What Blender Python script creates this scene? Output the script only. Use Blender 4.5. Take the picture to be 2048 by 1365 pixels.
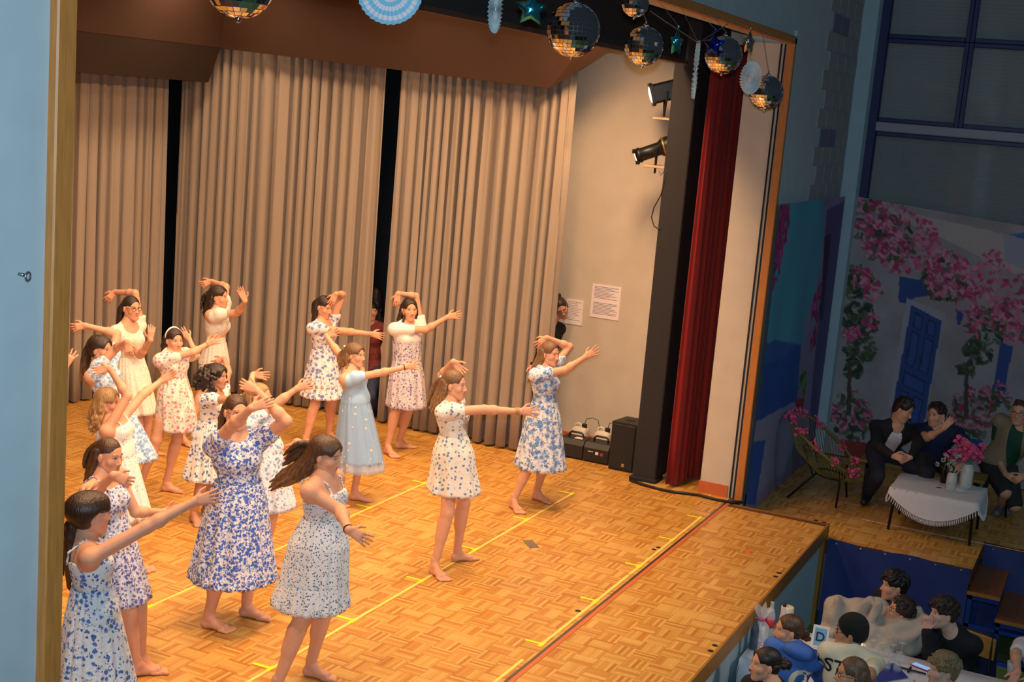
import bpy, math, random
import numpy as np
from mathutils import Vector, Matrix

for o in list(bpy.data.objects): bpy.data.objects.remove(o)
scene = bpy.context.scene
COL = scene.collection
rng = np.random.default_rng(7)
random.seed(7)

# ------------------------------------------------------------------ camera
W, HH = 2048, 1365
F = 2674.94
YAW, PIT, ROL = (math.radians(a) for a in (24.588, 10.021, 4.806))
CAM = np.array([0.0, 0.0, 3.7])
_f = np.array([math.cos(PIT)*math.cos(YAW), math.cos(PIT)*math.sin(YAW), -math.sin(PIT)])
_r = np.cross(_f, [0, 0, 1.0]); _r /= np.linalg.norm(_r)
_u = np.cross(_r, _f)
_c, _s = math.cos(ROL), math.sin(ROL)
_r, _u = _c*_r + _s*_u, -_s*_r + _c*_u
cam_d = bpy.data.cameras.new('camera')
cam = bpy.data.objects.new('camera', cam_d); COL.objects.link(cam)
M = Matrix.Identity(4)
for i in range(3):
    M[i][0] = _r[i]; M[i][1] = _u[i]; M[i][2] = -_f[i]; M[i][3] = CAM[i]
cam.matrix_world = M
cam_d.sensor_fit = 'HORIZONTAL'; cam_d.sensor_width = 36.0
cam_d.lens = F/W*36.0
cam_d.clip_start = 0.05; cam_d.clip_end = 200
scene.camera = cam

def ray(x, y): return _f + _r*(x-W/2)/F - _u*(y-HH/2)/F
def onz(x, y, z=0.0): d = ray(x, y); return CAM + d*(z-CAM[2])/d[2]
def ony(x, y, Y): d = ray(x, y); return CAM + d*Y/d[1]
def onx(x, y, X): d = ray(x, y); return CAM + d*X/d[0]
def px_size(n, P): return n/F*float((np.array(P)-CAM) @ _f)      # n pixels at P, in metres

# ------------------------------------------------------------------ light and colour
world = bpy.data.worlds.new('hall_ambient'); scene.world = world
world.use_nodes = True
world.node_tree.nodes['Background'].inputs[0].default_value = (0.50, 0.66, 0.85, 1)
world.node_tree.nodes['Background'].inputs[1].default_value = 0.025
scene.view_settings.view_transform = 'Standard'
scene.view_settings.look = 'None'
scene.view_settings.gamma = 1.0
scene.view_settings.use_curve_mapping = False
scene.view_settings.exposure = 0.0

def area(name, loc, target, size, power, color, size_y=None, spread=180):
    d = bpy.data.lights.new(name, 'AREA'); d.energy = power; d.color = color
    d.size = size
    if size_y: d.shape = 'RECTANGLE'; d.size_y = size_y
    d.spread = math.radians(spread)
    o = bpy.data.objects.new(name, d); COL.objects.link(o)
    o.location = loc
    o.rotation_euler = (Vector(target)-Vector(loc)).to_track_quat('-Z', 'Y').to_euler()
    return o
def spot(name, loc, target, power, color, angle=60, blend=0.5, radius=0.1):
    d = bpy.data.lights.new(name, 'SPOT'); d.energy = power; d.color = color
    d.spot_size = math.radians(angle); d.spot_blend = blend; d.shadow_soft_size = radius
    o = bpy.data.objects.new(name, d); COL.objects.link(o)
    o.location = loc
    o.rotation_euler = (Vector(target)-Vector(loc)).to_track_quat('-Z', 'Y').to_euler()
    return o
WARM = (1.0, 0.58, 0.30)
WARM2 = (1.0, 0.64, 0.38)
# lamp battens behind the proscenium border, aimed into the stage
for i, x in enumerate((4.6, 7.0, 9.4, 11.6)):
    area('stage_batten_lamp', (x, 4.58, 4.75), (x+0.3, 6.2, 0.2), 1.0, 100, WARM, 0.35, 150)
# lamps above the inner part of the stage
for i, (x, y) in enumerate(((6.5, 6.6), (9.0, 6.6), (11.2, 6.9), (8.0, 8.8), (11.4, 8.9))):
    area('stage_overhead_lamp', (x, y, 4.9), (x+0.25, y+0.2, 0.0), 0.7, 46, WARM2, 0.5, 150)
# follow lamps on the bridge over the audience, washing apron and dancers
spot('front_wash_lamp', (8.8, -3.2, 6.2), (8.4, 4.6, 0.4), 1300, (1.0, 0.80, 0.62), 42, 1.0, 0.25)
# added fill lights, no real lamps: lift the hall-facing walls and table paper
area('hall_fill', (8.5, -7.0, 6.0), (13.5, 3.2, 1.5), 1.5, 34, (0.62, 0.84, 1.0), 0.8, 120)
area('hall_fill', (10.0, -0.8, 6.8), (10.2, 0.3, -1.0), 0.9, 11, (0.66, 0.84, 1.0), 0.9, 110)
# small lamps hung between reflector and wing curtain
for y in (9.25, 7.25): spot('wing_lamp', (12.48, y, 4.95), (12.86, y-.1, 3.0), 26, WARM2, 75, 0.7, 0.05)
# the flash on top of the camera
fl = area('camera_flash', (-0.02, -0.01, 3.84), (7.0, 3.3, 2.4), 0.07, 150, (0.58, 0.82, 1.0), 0.04, 140)

# ------------------------------------------------------------------ tags and mesh helpers
def tag(o, label=None, category=None, group=None, kind=None):
    if label: o['label'] = label
    if category: o['category'] = category
    if group: o['group'] = group
    if kind: o['kind'] = kind
    return o

def empty(name, loc, label=None, category=None, group=None):
    o = bpy.data.objects.new(name, None); COL.objects.link(o)
    o.location = tuple(float(v) for v in loc); o.empty_display_size = 0.1
    return tag(o, label, category, group)

class MB:
    """collects verts / faces (any polygon size), material index per face and a colour per vertex"""
    def __init__(self): self.v = []; self.f = []; self.m = []; self.c = []; self.n = 0; self.has_c = False
    def add(self, v, f, m=0, col=None):
        v = np.asarray(v, float).reshape(-1, 3)
        self.v.append(v)
        for q in f: self.f.append(tuple(int(i)+self.n for i in q)); self.m.append(m)
        if col is None: col = np.ones((len(v), 3))*0.8
        else: self.has_c = True
        col = np.asarray(col, float)
        if col.ndim == 1: col = np.tile(col, (len(v), 1))
        self.c.append(col); self.n += len(v)
        return self
    def box(self, lo, hi, m=0, col=None, rot=None, org=None):
        lo = np.array(lo, float); hi = np.array(hi, float)
        v = np.array([[x, y, z] for x in (lo[0], hi[0]) for y in (lo[1], hi[1]) for z in (lo[2], hi[2])])
        if rot is not None:
            o = np.array(org if org is not None else (lo+hi)/2); v = (v-o) @ np.array(rot).T + o
        f = [(0, 1, 3, 2), (4, 6, 7, 5), (0, 4, 5, 1), (2, 3, 7, 6), (0, 2, 6, 4), (1, 5, 7, 3)]
        return self.add(v, f, m, col)
    def bbox_bev(self, lo, hi, b=0.006, m=0, col=None):
        """box with chamfered edges"""
        lo = np.array(lo, float); hi = np.array(hi, float); c = (lo+hi)/2; h = (hi-lo)/2; b = min(b, h.min()*0.9)
        V = []; idx = {}
        for s in [(i, j, k) for i in (-1, 1) for j in (-1, 1) for k in (-1, 1)]:
            for ax in range(3):
                p = np.array([s[t]*(h[t]-(0 if t == ax else b)) for t in range(3)]); idx[(s, ax)] = len(V); V.append(c+p)
        Fc = []
        for ax in range(3):
            a, d = [t for t in range(3) if t != ax]
            for sg in (-1, 1):
                q = []
                for (x, y) in ((-1, -1), (1, -1), (1, 1), (-1, 1)):
                    s = [0, 0, 0]; s[ax] = sg; s[a] = x; s[d] = y; q.append(idx[(tuple(s), ax)])
                flip = (sg < 0) != (ax == 1)
                Fc.append(q[::-1] if flip else q)
        for ax in range(3):
            a, d = [t for t in range(3) if t != ax]
            for x in (-1, 1):
                for y in (-1, 1):
                    q = []
                    for sg, f in ((-1, a), (1, a), (1, d), (-1, d)):
                        s = [0, 0, 0]; s[ax] = sg; s[a] = x; s[d] = y; q.append(idx[(tuple(s), f)])
                    Fc.append(q)
        for s in [(i, j, k) for i in (-1, 1) for j in (-1, 1) for k in (-1, 1)]:
            Fc.append([idx[(s, 0)], idx[(s, 1)], idx[(s, 2)]])
        return self.add(V, Fc, m, col)
    def tube(self, pts, r, seg=8, m=0, col=None, cap=True):
        pts = np.asarray(pts, float); n = len(pts)
        r = np.broadcast_to(np.asarray(r, float), (n,))
        t = np.gradient(pts, axis=0); t /= np.linalg.norm(t, axis=1)[:, None]+1e-12
        up = np.array([0, 0, 1.0]) if abs(t[0][2]) < 0.9 else np.array([1.0, 0, 0])
        a = np.linspace(0, 2*np.pi, seg, endpoint=False); V = []; s0 = None
        for i in range(n):
            if s0 is None: s0 = np.cross(up, t[i])
            s0 = s0 - t[i]*(s0 @ t[i]); s0 /= np.linalg.norm(s0)+1e-12
            b = np.cross(t[i], s0)
            V.append(pts[i] + r[i]*(np.cos(a)[:, None]*s0 + np.sin(a)[:, None]*b))
        V = np.concatenate(V); f = []
        for i in range(n-1):
            for j in range(seg):
                k = (j+1) % seg; f.append((i*seg+j, i*seg+k, (i+1)*seg+k, (i+1)*seg+j))
        if cap: f.append(tuple(range(seg))[::-1]); f.append(tuple((n-1)*seg+j for j in range(seg)))
        return self.add(V, f, m, col)
    def lathe(self, prof, org, axis=(0, 0, 1), seg=24, m=0, col=None):
        """profile [(r, h)...] turned round axis through org"""
        ax = np.array(axis, float); ax /= np.linalg.norm(ax)
        s = np.cross(ax, [0, 0, 1.0]) if abs(ax[2]) < 0.9 else np.cross(ax, [1.0, 0, 0]); s /= np.linalg.norm(s); b = np.cross(ax, s)
        a = np.linspace(0, 2*np.pi, seg, endpoint=False)
        V = np.concatenate([np.array(org)+h*ax+r*(np.cos(a)[:, None]*s+np.sin(a)[:, None]*b) for r, h in prof]); f = []
        for i in range(len(prof)-1):
            for j in range(seg):
                k = (j+1) % seg; f.append((i*seg+j, i*seg+k, (i+1)*seg+k, (i+1)*seg+j))
        if prof[0][0] > 1e-5: f.append(tuple(range(seg))[::-1])
        if prof[-1][0] > 1e-5: f.append(tuple((len(prof)-1)*seg+j for j in range(seg)))
        return self.add(V, f, m, col)
    def grid(self, P, m=0, col=None, wrap=False):
        """P (n, k, 3) array of points"""
        n, k, _ = P.shape; f = []
        kk = k if wrap else k-1
        for i in range(n-1):
            for j in range(kk):
                j2 = (j+1) % k; f.append((i*k+j, i*k+j2, (i+1)*k+j2, (i+1)*k+j))
        return self.add(P.reshape(-1, 3), f, m, None if col is None else np.asarray(col).reshape(-1, 3))
    def build(self, name, mat, parent=None, smooth=False, org=None):
        v = np.concatenate(self.v); me = bpy.data.meshes.new(name)
        if org is not None: v = v-np.array(org)
        return finish(me, name, v, self.f, mat, parent, smooth, np.array(self.m), np.concatenate(self.c) if self.has_c else None)

def finish(me, name, v, faces, mat, parent, smooth, midx=None, col=None):
    v = np.ascontiguousarray(v, dtype=np.float32)
    if isinstance(faces, np.ndarray):
        nf, w = faces.shape; loops = np.ascontiguousarray(faces.reshape(-1), dtype=np.int32)
        starts = np.arange(nf, dtype=np.int32)*w
    else:
        nf = len(faces); lens = np.fromiter((len(q) for q in faces), dtype=np.int32, count=nf)
        loops = np.fromiter((i for q in faces for i in q), dtype=np.int32)
        starts = np.concatenate([[0], np.cumsum(lens)[:-1]]).astype(np.int32)
    me.vertices.add(len(v)); me.vertices.foreach_set('co', v.reshape(-1))
    me.loops.add(len(loops)); me.loops.foreach_set('vertex_index', loops)
    me.polygons.add(nf); me.polygons.foreach_set('loop_start', starts)
    if midx is not None and len(midx) and midx.max() > 0: me.polygons.foreach_set('material_index', midx.astype(np.int32))
    me.update(calc_edges=True)
    me.polygons.foreach_set('use_smooth', np.full(nf, bool(smooth)))
    if col is not None:
        at = me.color_attributes.new('Col', 'FLOAT_COLOR', 'POINT')
        c4 = np.ones((len(v), 4), dtype=np.float32); c4[:, :3] = col; at.data.foreach_set('color', c4.reshape(-1))
    for m in (mat if isinstance(mat, (list, tuple)) else [mat]): me.materials.append(m)
    o = bpy.data.objects.new(name, me); COL.objects.link(o)
    if parent is not None: o.parent = parent
    return o

# ------------------------------------------------------------------ materials
def srgb(*c):
    c = np.array(c, float)/255.0
    return tuple(np.where(c <= 0.04045, c/12.92, ((c+0.055)/1.055)**2.4))
MATS = {}
def new_mat(name):
    m = bpy.data.materials.new(name); m.use_nodes = True
    return m, m.node_tree.nodes, m.node_tree.links, m.node_tree.nodes['Principled BSDF']
def mat(name, color, rough=0.6, metal=0.0, noise=0.0, nscale=20.0, stretch=None, bump=0.0, emit=None, estr=0.0, alpha=1.0, trans=0.0, sheen=0.0, spec=None):
    """plain procedural material: base colour broken up by noise, optional fine bump"""
    if name in MATS: return MATS[name]
    m, N, L, b = new_mat(name)
    b.inputs['Base Color'].default_value = (*color, 1); b.inputs['Roughness'].default_value = rough; b.inputs['Metallic'].default_value = metal
    b.inputs['Alpha'].default_value = alpha; b.inputs['Transmission Weight'].default_value = trans; b.inputs['Sheen Weight'].default_value = sheen
    if spec is not None: b.inputs['Specular IOR Level'].default_value = spec
    if noise or bump:
        tc = N.new('ShaderNodeTexCoord'); mp = N.new('ShaderNodeMapping')
        L.new(tc.outputs['Object'], mp.inputs[0])
        if stretch: mp.inputs['Scale'].default_value = stretch
        nz = N.new('ShaderNodeTexNoise'); nz.inputs['Scale'].default_value = nscale; nz.inputs['Detail'].default_value = 4
        L.new(mp.outputs[0], nz.inputs['Vector'])
        if noise:
            mr = N.new('ShaderNodeMapRange'); mr.inputs[1].default_value = 0.25; mr.inputs[2].default_value = 0.75
            mr.inputs[3].default_value = 1-noise; mr.inputs[4].default_value = 1+noise
            L.new(nz.outputs[0], mr.inputs[0])
            mx = N.new('ShaderNodeMix'); mx.data_type = 'RGBA'; mx.blend_type = 'MULTIPLY'; mx.inputs[0].default_value = 1
            mx.inputs[6].default_value = (*color, 1); L.new(mr.outputs[0], mx.inputs[7]); L.new(mx.outputs[2], b.inputs['Base Color'])
        if bump:
            bp = N.new('ShaderNodeBump'); bp.inputs['Strength'].default_value = bump; bp.inputs['Distance'].default_value = 0.01
            L.new(nz.outputs[0], bp.inputs['Height']); L.new(bp.outputs[0], b.inputs['Normal'])
    if emit is not None:
        b.inputs['Emission Color'].default_value = (*emit, 1); b.inputs['Emission Strength'].default_value = estr
    MATS[name] = m
    return m
def attr_mat(name, rough=0.6, noise=0.0, nscale=30.0, stretch=None, sheen=0.0, coat=0.0, sss=0.0, spec=None, bump=0.0):
    """colour comes from the mesh's own colour attribute, times a grain"""
    if name in MATS: return MATS[name]
    m, N, L, b = new_mat(name)
    at = N.new('ShaderNodeAttribute'); at.attribute_name = 'Col'
    b.inputs['Roughness'].default_value = rough; b.inputs['Sheen Weight'].default_value = sheen; b.inputs['Coat Weight'].default_value = coat
    if spec is not None: b.inputs['Specular IOR Level'].default_value = spec
    if sss: b.inputs['Subsurface Weight'].default_value = sss; b.inputs['Subsurface Radius'].default_value = (0.02, 0.008, 0.004)
    out = at.outputs['Color']
    if noise or bump:
        tc = N.new('ShaderNodeTexCoord'); mp = N.new('ShaderNodeMapping'); L.new(tc.outputs['Object'], mp.inputs[0])
        if stretch: mp.inputs['Scale'].default_value = stretch
        nz = N.new('ShaderNodeTexNoise'); nz.inputs['Scale'].default_value = nscale; nz.inputs['Detail'].default_value = 3
        L.new(mp.outputs[0], nz.inputs['Vector'])
        mr = N.new('ShaderNodeMapRange'); mr.inputs[1].default_value = 0.25; mr.inputs[2].default_value = 0.75
        mr.inputs[3].default_value = 1-noise; mr.inputs[4].default_value = 1+noise; L.new(nz.outputs[0], mr.inputs[0])
        mx = N.new('ShaderNodeMix'); mx.data_type = 'RGBA'; mx.blend_type = 'MULTIPLY'; mx.inputs[0].default_value = 1
        L.new(out, mx.inputs[6]); L.new(mr.outputs[0], mx.inputs[7]); out = mx.outputs[2]
        if bump:
            bp = N.new('ShaderNodeBump'); bp.inputs['Strength'].default_value = bump; bp.inputs['Distance'].default_value = 0.004
            L.new(nz.outputs[0], bp.inputs['Height']); L.new(bp.outputs[0], b.inputs['Normal'])
    L.new(out, b.inputs['Base Color'])
    MATS[name] = m
    return m
def floral(name, base, spots, rough=0.75, warp=0.012):
    """printed cotton: scattered flower blots of several colours on a base; spots = [(colour, scale, size, keep)]"""
    m, N, L, b = new_mat(name)
    b.inputs['Roughness'].default_value = rough; b.inputs['Sheen Weight'].default_value = 0.15
    tc = N.new('ShaderNodeTexCoord')
    nz = N.new('ShaderNodeTexNoise'); nz.inputs['Scale'].default_value = 55; nz.inputs['Detail'].default_value = 2
    L.new(tc.outputs['Object'], nz.inputs['Vector'])
    sc = N.new('ShaderNodeVectorMath'); sc.operation = 'MULTIPLY_ADD'
    L.new(nz.outputs['Color'], sc.inputs[0]); sc.inputs[1].default_value = (warp*2,)*3; L.new(tc.outputs['Object'], sc.inputs[2])
    cur = None
    for i, (col, scale, size, keep) in enumerate(spots):
        of = N.new('ShaderNodeVectorMath'); of.operation = 'ADD'; L.new(sc.outputs[0], of.inputs[0]); of.inputs[1].default_value = (i*3.17, i*1.31, i*2.7)
        vo = N.new('ShaderNodeTexVoronoi'); vo.inputs['Scale'].default_value = scale; L.new(of.outputs[0], vo.inputs['Vector'])
        lt = N.new('ShaderNodeMapRange'); lt.inputs[1].default_value = size*0.8; lt.inputs[2].default_value = size*1.15; lt.inputs[3].default_value = 1; lt.inputs[4].default_value = 0
        L.new(vo.outputs['Distance'], lt.inputs[0])
        sp = N.new('ShaderNodeSeparateColor'); L.new(vo.outputs['Color'], sp.inputs[0])
        kp = N.new('ShaderNodeMath'); kp.operation = 'LESS_THAN'; kp.inputs[1].default_value = keep; L.new(sp.outputs[0], kp.inputs[0])
        mu = N.new('ShaderNodeMath'); mu.operation = 'MULTIPLY'; L.new(lt.outputs[0], mu.inputs[0]); L.new(kp.outputs[0], mu.inputs[1])
        mx = N.new('ShaderNodeMix'); mx.data_type = 'RGBA'; L.new(mu.outputs[0], mx.inputs[0])
        if cur is None: mx.inputs[6].default_value = (*base, 1)
        else: L.new(cur, mx.inputs[6])
        mx.inputs[7].default_value = (*col, 1); cur = mx.outputs[2]
    wn = N.new('ShaderNodeTexNoise'); wn.inputs['Scale'].default_value = 26; wn.inputs['Detail'].default_value = 3; wn.inputs['Distortion'].default_value = 1.2; L.new(tc.outputs['Object'], wn.inputs['Vector'])
    bp = N.new('ShaderNodeBump'); bp.inputs['Strength'].default_value = 0.55; bp.inputs['Distance'].default_value = 0.012; L.new(wn.outputs[0], bp.inputs['Height']); L.new(bp.outputs[0], b.inputs['Normal'])
    L.new(cur, b.inputs['Base Color'])
    MATS[name] = m
    return m
# ================================================================== the setting
def struct(o): o['kind'] = 'structure'; return o
M_blue_plaster = mat('pale_blue_plaster', srgb(176, 186, 190), 0.85, noise=0.05, nscale=6, bump=0.08)
M_white_plaster = mat('stage_white_plaster', srgb(202, 192, 174), 0.85, noise=0.05, nscale=5, bump=0.08)
M_oak = mat('oak_trim', srgb(188, 120, 56), 0.5, noise=0.18, nscale=14, stretch=(6, 6, 0.5))
M_fascia = mat('oak_fascia', srgb(150, 105, 40), 0.45, noise=0.15, nscale=12, stretch=(0.4, 6, 6))
M_front = mat('stage_front_panel', srgb(165, 190, 200), 0.8, noise=0.04, nscale=5)
M_dark = mat('backstage_black', srgb(26, 28, 34), 0.9, noise=0.1, nscale=4)
M_black_cloth = mat('black_molton', srgb(42, 41, 43), 0.95, noise=0.12, nscale=60, bump=0.1)
M_brown_panel = mat('brown_reflector_panel', srgb(70, 48, 37), 0.7, noise=0.06, nscale=3)
M_dkbrown = mat('dark_brown_panel', srgb(46, 32, 23), 0.75, noise=0.06, nscale=3)
M_navy = mat('navy_window_frame', srgb(10, 26, 84), 0.45, noise=0.06, nscale=8)
M_pale_metal = mat('pale_ledge', srgb(150, 150, 165), 0.5, noise=0.04, nscale=8)
M_green_floor = mat('green_hall_floor', srgb(86, 110, 60), 0.5, noise=0.08, nscale=3)
M_wood_parquet = attr_mat('oak_parquet', 0.36, noise=0.13, nscale=9, stretch=(9, 9, 9), coat=0.0, bump=0.02)
M_sub = mat('parquet_joint', srgb(92, 52, 22), 0.8, noise=0.1, nscale=30)
M_seam_metal = mat('seam_metal', srgb(120, 125, 122), 0.35, 0.9, noise=0.1, nscale=40)
M_seam_wood = mat('seam_wood', srgb(196, 104, 58), 0.45, noise=0.15, nscale=10, stretch=(0.5, 8, 8))

B = 0.1625
PAL = np.array([srgb(200, 150, 72), srgb(192, 138, 62), srgb(206, 160, 84), srgb(184, 124, 52), srgb(210, 166, 90), srgb(178, 118, 48)])
def parquet_block(r, dark=1.0):
    """one 16 cm mosaic block: seven strips with open joints, top at z = 0, centred on the origin, grain along x"""
    mb = MB(); n = 7; w = (B-0.001)/n; a = -(B-0.001)/2
    for i in range(n):
        c = PAL[r.choice(len(PAL), p=[.28, .26, .2, .12, .09, .05])]*r.uniform(.92, 1.07)*dark
        y0 = a+i*w+0.0004; y1 = a+(i+1)*w-0.0004; z = -r.uniform(0, 0.0006); x0, x1 = a, -a
        mb.add([(x0, y0, z), (x1, y0, z), (x1, y1, z), (x0, y1, z), (x0, y0, -.006), (x1, y0, -.006), (x1, y1, -.006), (x0, y1, -.006)],
               [(0, 1, 2, 3), (0, 4, 5, 1), (2, 6, 7, 3)], 0, c)
    return mb
pr = np.random.default_rng(3)
BLOCKS = [parquet_block(pr) for _ in range(18)]
BM = []
for b in BLOCKS:
    o = b.build('parquet_block', M_wood_parquet); BM.append(o.data); bpy.data.objects.remove(o)
ROT90 = np.array([[0, -1, 0], [1, 0, 0], [0, 0, 1.0]])
def lay_parquet(parent, cells, z, n_parts=300):
    """cells [(x, y, odd)]: nearest ones become parts, the rest one joined piece"""
    cells = sorted(cells, key=lambda c: (c[0]-CAM[0])**2+(c[1]-CAM[1])**2 + (1e6 if not in_frame((c[0], c[1], z)) else 0))
    for x, y, odd in cells[:n_parts]:
        o = bpy.data.objects.new('parquet_block', BM[pr.integers(len(BM))]); COL.objects.link(o); o.parent = parent
        o.location = (x, y, z); o.rotation_euler = (0, 0, math.pi/2 if odd else 0)
    rest = cells[n_parts:]
    if rest:
        Vs, Fs, Cs, n = [], [], [], 0
        base = [(np.concatenate(b.v), np.array(b.f), np.concatenate(b.c)) for b in BLOCKS]
        for x, y, odd in rest:
            v, f, c = base[pr.integers(len(base))]
            if odd: v = v @ ROT90.T
            Vs.append(v+np.array([x, y, z])); Fs.append(f+n); Cs.append(c); n += len(v)
        me = bpy.data.meshes.new('parquet_field')
        o = finish(me, 'parquet_field', np.concatenate(Vs), np.concatenate(Fs), M_wood_parquet, parent, False, None, np.concatenate(Cs))
        o['kind'] = 'stuff'
def project(P):
    v = np.array(P, float)-CAM; d = v @ _f
    return W/2+F*(v @ _r)/d, HH/2-F*(v @ _u)/d
def in_frame(P, m=30):
    x, y = project(P); return -m < x < W+m and -m < y < HH+m

# ---- stage floor
SF = struct(MB().box((2.2, 2.262, -0.12), (12.55, 3.2, -0.0045)).box((2.2, 3.2, -0.12), (13.75, 11.3, -0.0045)).box((13.75, 6.3, -0.12), (14.3, 11.3, -0.0045)).build('floor', M_sub))
x0 = 9.686-B*39; cells = []
for i in range(64):
    for j in range(50):
        x = x0+(i+.5)*B; y = 3.292+(j+.5)*B
        if x < 13.72 and y < 11.2 and x > 3.3: cells.append((x, y, (i+j) % 2))
    for j in range(6):
        x = x0+(i+.5)*B; y = 3.2325-(j+.5)*B
        if x > 3.3 and x < 12.5: cells.append((x, y, (i+j+1) % 2))
lay_parquet(SF, cells, 0.0)
MB().box((3.3, 3.2345, -0.01), (12.56, 3.270, 0.001)).build('seam_strip', M_seam_wood, SF)
MB().box((3.3, 3.272, -0.01), (12.56, 3.290, 0.0015)).build('seam_rail', M_seam_metal, SF)
st = struct(MB().box((2.2, 2.25, -0.135), (12.56, 2.268, 0.002)).box((12.54, 2.25, -0.15), (12.56, 3.2, 0.002)).build('trim_1', M_fascia))
struct(MB().box((2.2, 2.30, -1.0), (12.5, 2.36, -0.12)).build('wall_stage_front', M_front))
struct(MB().box((12.47, 2.262, -1.0), (12.55, 2.36, -0.135)).build('trim_2', M_fascia))
# ---- side platform and hall floor
PF = struct(MB().box((12.56, 0.92, -0.3), (16.05, 3.2, -0.1545)).box((13.45, -3.0, -0.3), (16.05, 0.92, -0.1545)).build('floor', M_sub))
cells = []
for i in range(22):
    for j in range(37):
        x = 12.56+(i+.5)*B; y = 3.19-(j+.5)*B
        if x > 15.97 or (y < 0.99 and x < 13.53): continue
        cells.append((x, y, (i+j) % 2))
lay_parquet(PF, cells, -0.15)
struct(MB().box((-4, -8, -1.1), (16.3, 2.32, -1.0)).build('floor', M_green_floor))

# ---- proscenium wall with its opening
wp = struct(MB().box((-4, 3.2, -1.0), (3.29, 3.6, 7)).box((12.78, 3.2, -1.0), (16.3, 3.6, 7)).box((3.29, 3.2, 4.53), (12.78, 3.6, 7)).build('wall_front', M_blue_plaster))
tl = struct(MB().bbox_bev((3.288, 3.165, -0.005), (3.375, 3.62, 4.53), .006).build('trim_3', M_oak))
tr = struct(MB().bbox_bev((12.715, 3.165, -0.005), (12.785, 3.24, 4.53), .006).build('trim_4', M_oak))
struct(MB().bbox_bev((3.288, 3.165, 4.47), (12.785, 3.23, 4.545), .006).build('trim_5', M_oak))
# right reveal: pinkish return wall, curtain tracks, wooden baseboard
rv = struct(MB().box((12.76, 3.24, 0), (12.80, 3.62, 4.47)).build('wall_reveal', M_white_plaster))
for y in (3.262, 3.30): struct(MB().box((12.745, y-.007, 0), (12.765, y+.007, 4.47)).build('trim_6', M_dark))
struct(MB().box((12.745, 3.33, 0), (12.765, 3.63, 0.12)).build('baseboard_right', M_seam_wood))
struct(MB().box((12.785, 3.17, -0.15), (12.86, 3.2, 4.6)).build('trim_7', M_front))
# concrete block courses on the wall beside the opening
M_block = mat('painted_block', srgb(150, 150, 150), 0.9, noise=0.05, nscale=9, bump=0.1)
M_block2 = mat('painted_block_purple', srgb(118, 112, 138), 0.9, noise=0.05, nscale=9, bump=0.1)
bl = MB().bbox_bev((-.196, 0, -.096), (.196, .03, .096), .006)
bo = bl.build('wall_block', M_block); bo2 = bl.build('wall_block', M_block2); bd, bd2 = bo.data, bo2.data
bpy.data.objects.remove(bo); bpy.data.objects.remove(bo2)
for r in range(12):
    for k in range(4):
        o = bpy.data.objects.new('wall_block', bd2 if (r in (3, 9) and k < 2) else bd); COL.objects.link(o); o.parent = wp
        o.location = (14.35+.4*k+(.2 if r % 2 else 0), 3.188, 3.02+.2*r)
# stage side wall, back wall, ceiling over the stage
struct(MB().box((13.75, 3.6, 0), (13.95, 6.3, 7)).build('wall_right', M_white_plaster))
struct(MB().box((14.3, 6.3, 0), (14.5, 11.4, 7)).box((13.95, 6.1, 0), (14.5, 6.3, 7)).build('wall_wing', M_dark))  # white side wall continued, darkened in colour to give the curtain gap its shade
bw = struct(MB().box((2.2, 11.2, 0), (14.5, 11.4, 7)).build('wall_back', M_dark))
struct(MB().box((2.0, 3.6, 0), (2.2, 11.4, 7)).build('wall_left', M_dark))
struct(MB().box((2.0, 3.6, 6.4), (14.5, 11.4, 6.6)).build('ceiling', M_dark))
struct(MB().box((13.73, 3.7, 0), (13.75, 6.3, 0.1)).build('baseboard_side', M_seam_wood))
# brown slanted reflector along the wing, dark one at the back
lo = [(12.6, 11.0, 4.10), (12.6, 5.58, 3.885), (12.6, 4.99, 4.285)]
up = [(11.95, 11.0, 5.3), (11.95, 5.58, 5.1), (11.95, 4.4, 5.1)]
V = lo+up+[(x+.05, y, z+.03) for x, y, z in lo+up]
Fc = [(0, 1, 4, 3), (1, 2, 5, 4), (6, 9, 10, 7), (7, 10, 11, 8), (0, 6, 7, 1), (1, 7, 8, 2), (2, 8, 11, 5), (0, 3, 9, 6), (3, 4, 10, 9), (4, 5, 11, 10)]
struct(MB().add(V, Fc).build('ceiling_panel', M_brown_panel))
V = [(6.0, 9.9, 3.655), (12.66, 9.9, 3.655), (12.60, 9.70, 4.06), (6.0, 9.70, 4.06)]; V += [(x, y+.05, z+.02) for x, y, z in V]
struct(MB().add(V, [(0, 1, 2, 3), (5, 4, 7, 6), (0, 4, 5, 1), (1, 5, 6, 2), (2, 6, 7, 3), (3, 7, 4, 0)]).build('ceiling_panel', M_dkbrown))
V = [(6.0, 9.70, 4.055), (12.60, 9.70, 4.055), (12.3, 9.05, 5.3), (6.0, 9.05, 5.3)]; V += [(x, y+.05, z+.02) for x, y, z in V]
struct(MB().add(V, [(0, 1, 2, 3), (5, 4, 7, 6), (0, 4, 5, 1), (1, 5, 6, 2), (2, 6, 7, 3), (3, 7, 4, 0)]).build('ceiling_panel', M_brown_panel))
# black border behind the lintel, with its brown lower lip
pm = empty('stage_border', (8, 4.2, 4.22), 'long black cloth border with a brown lower lip hung behind the opening', 'stage border')
MB().box((-4.7, 0, 0.035), (4.66, 0.03, 1.2)).build('cloth', M_black_cloth, pm)
MB().box((-4.7, -0.03, 0), (4.66, 0.05, 0.035)).build('lip', M_brown_panel, pm)
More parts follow.
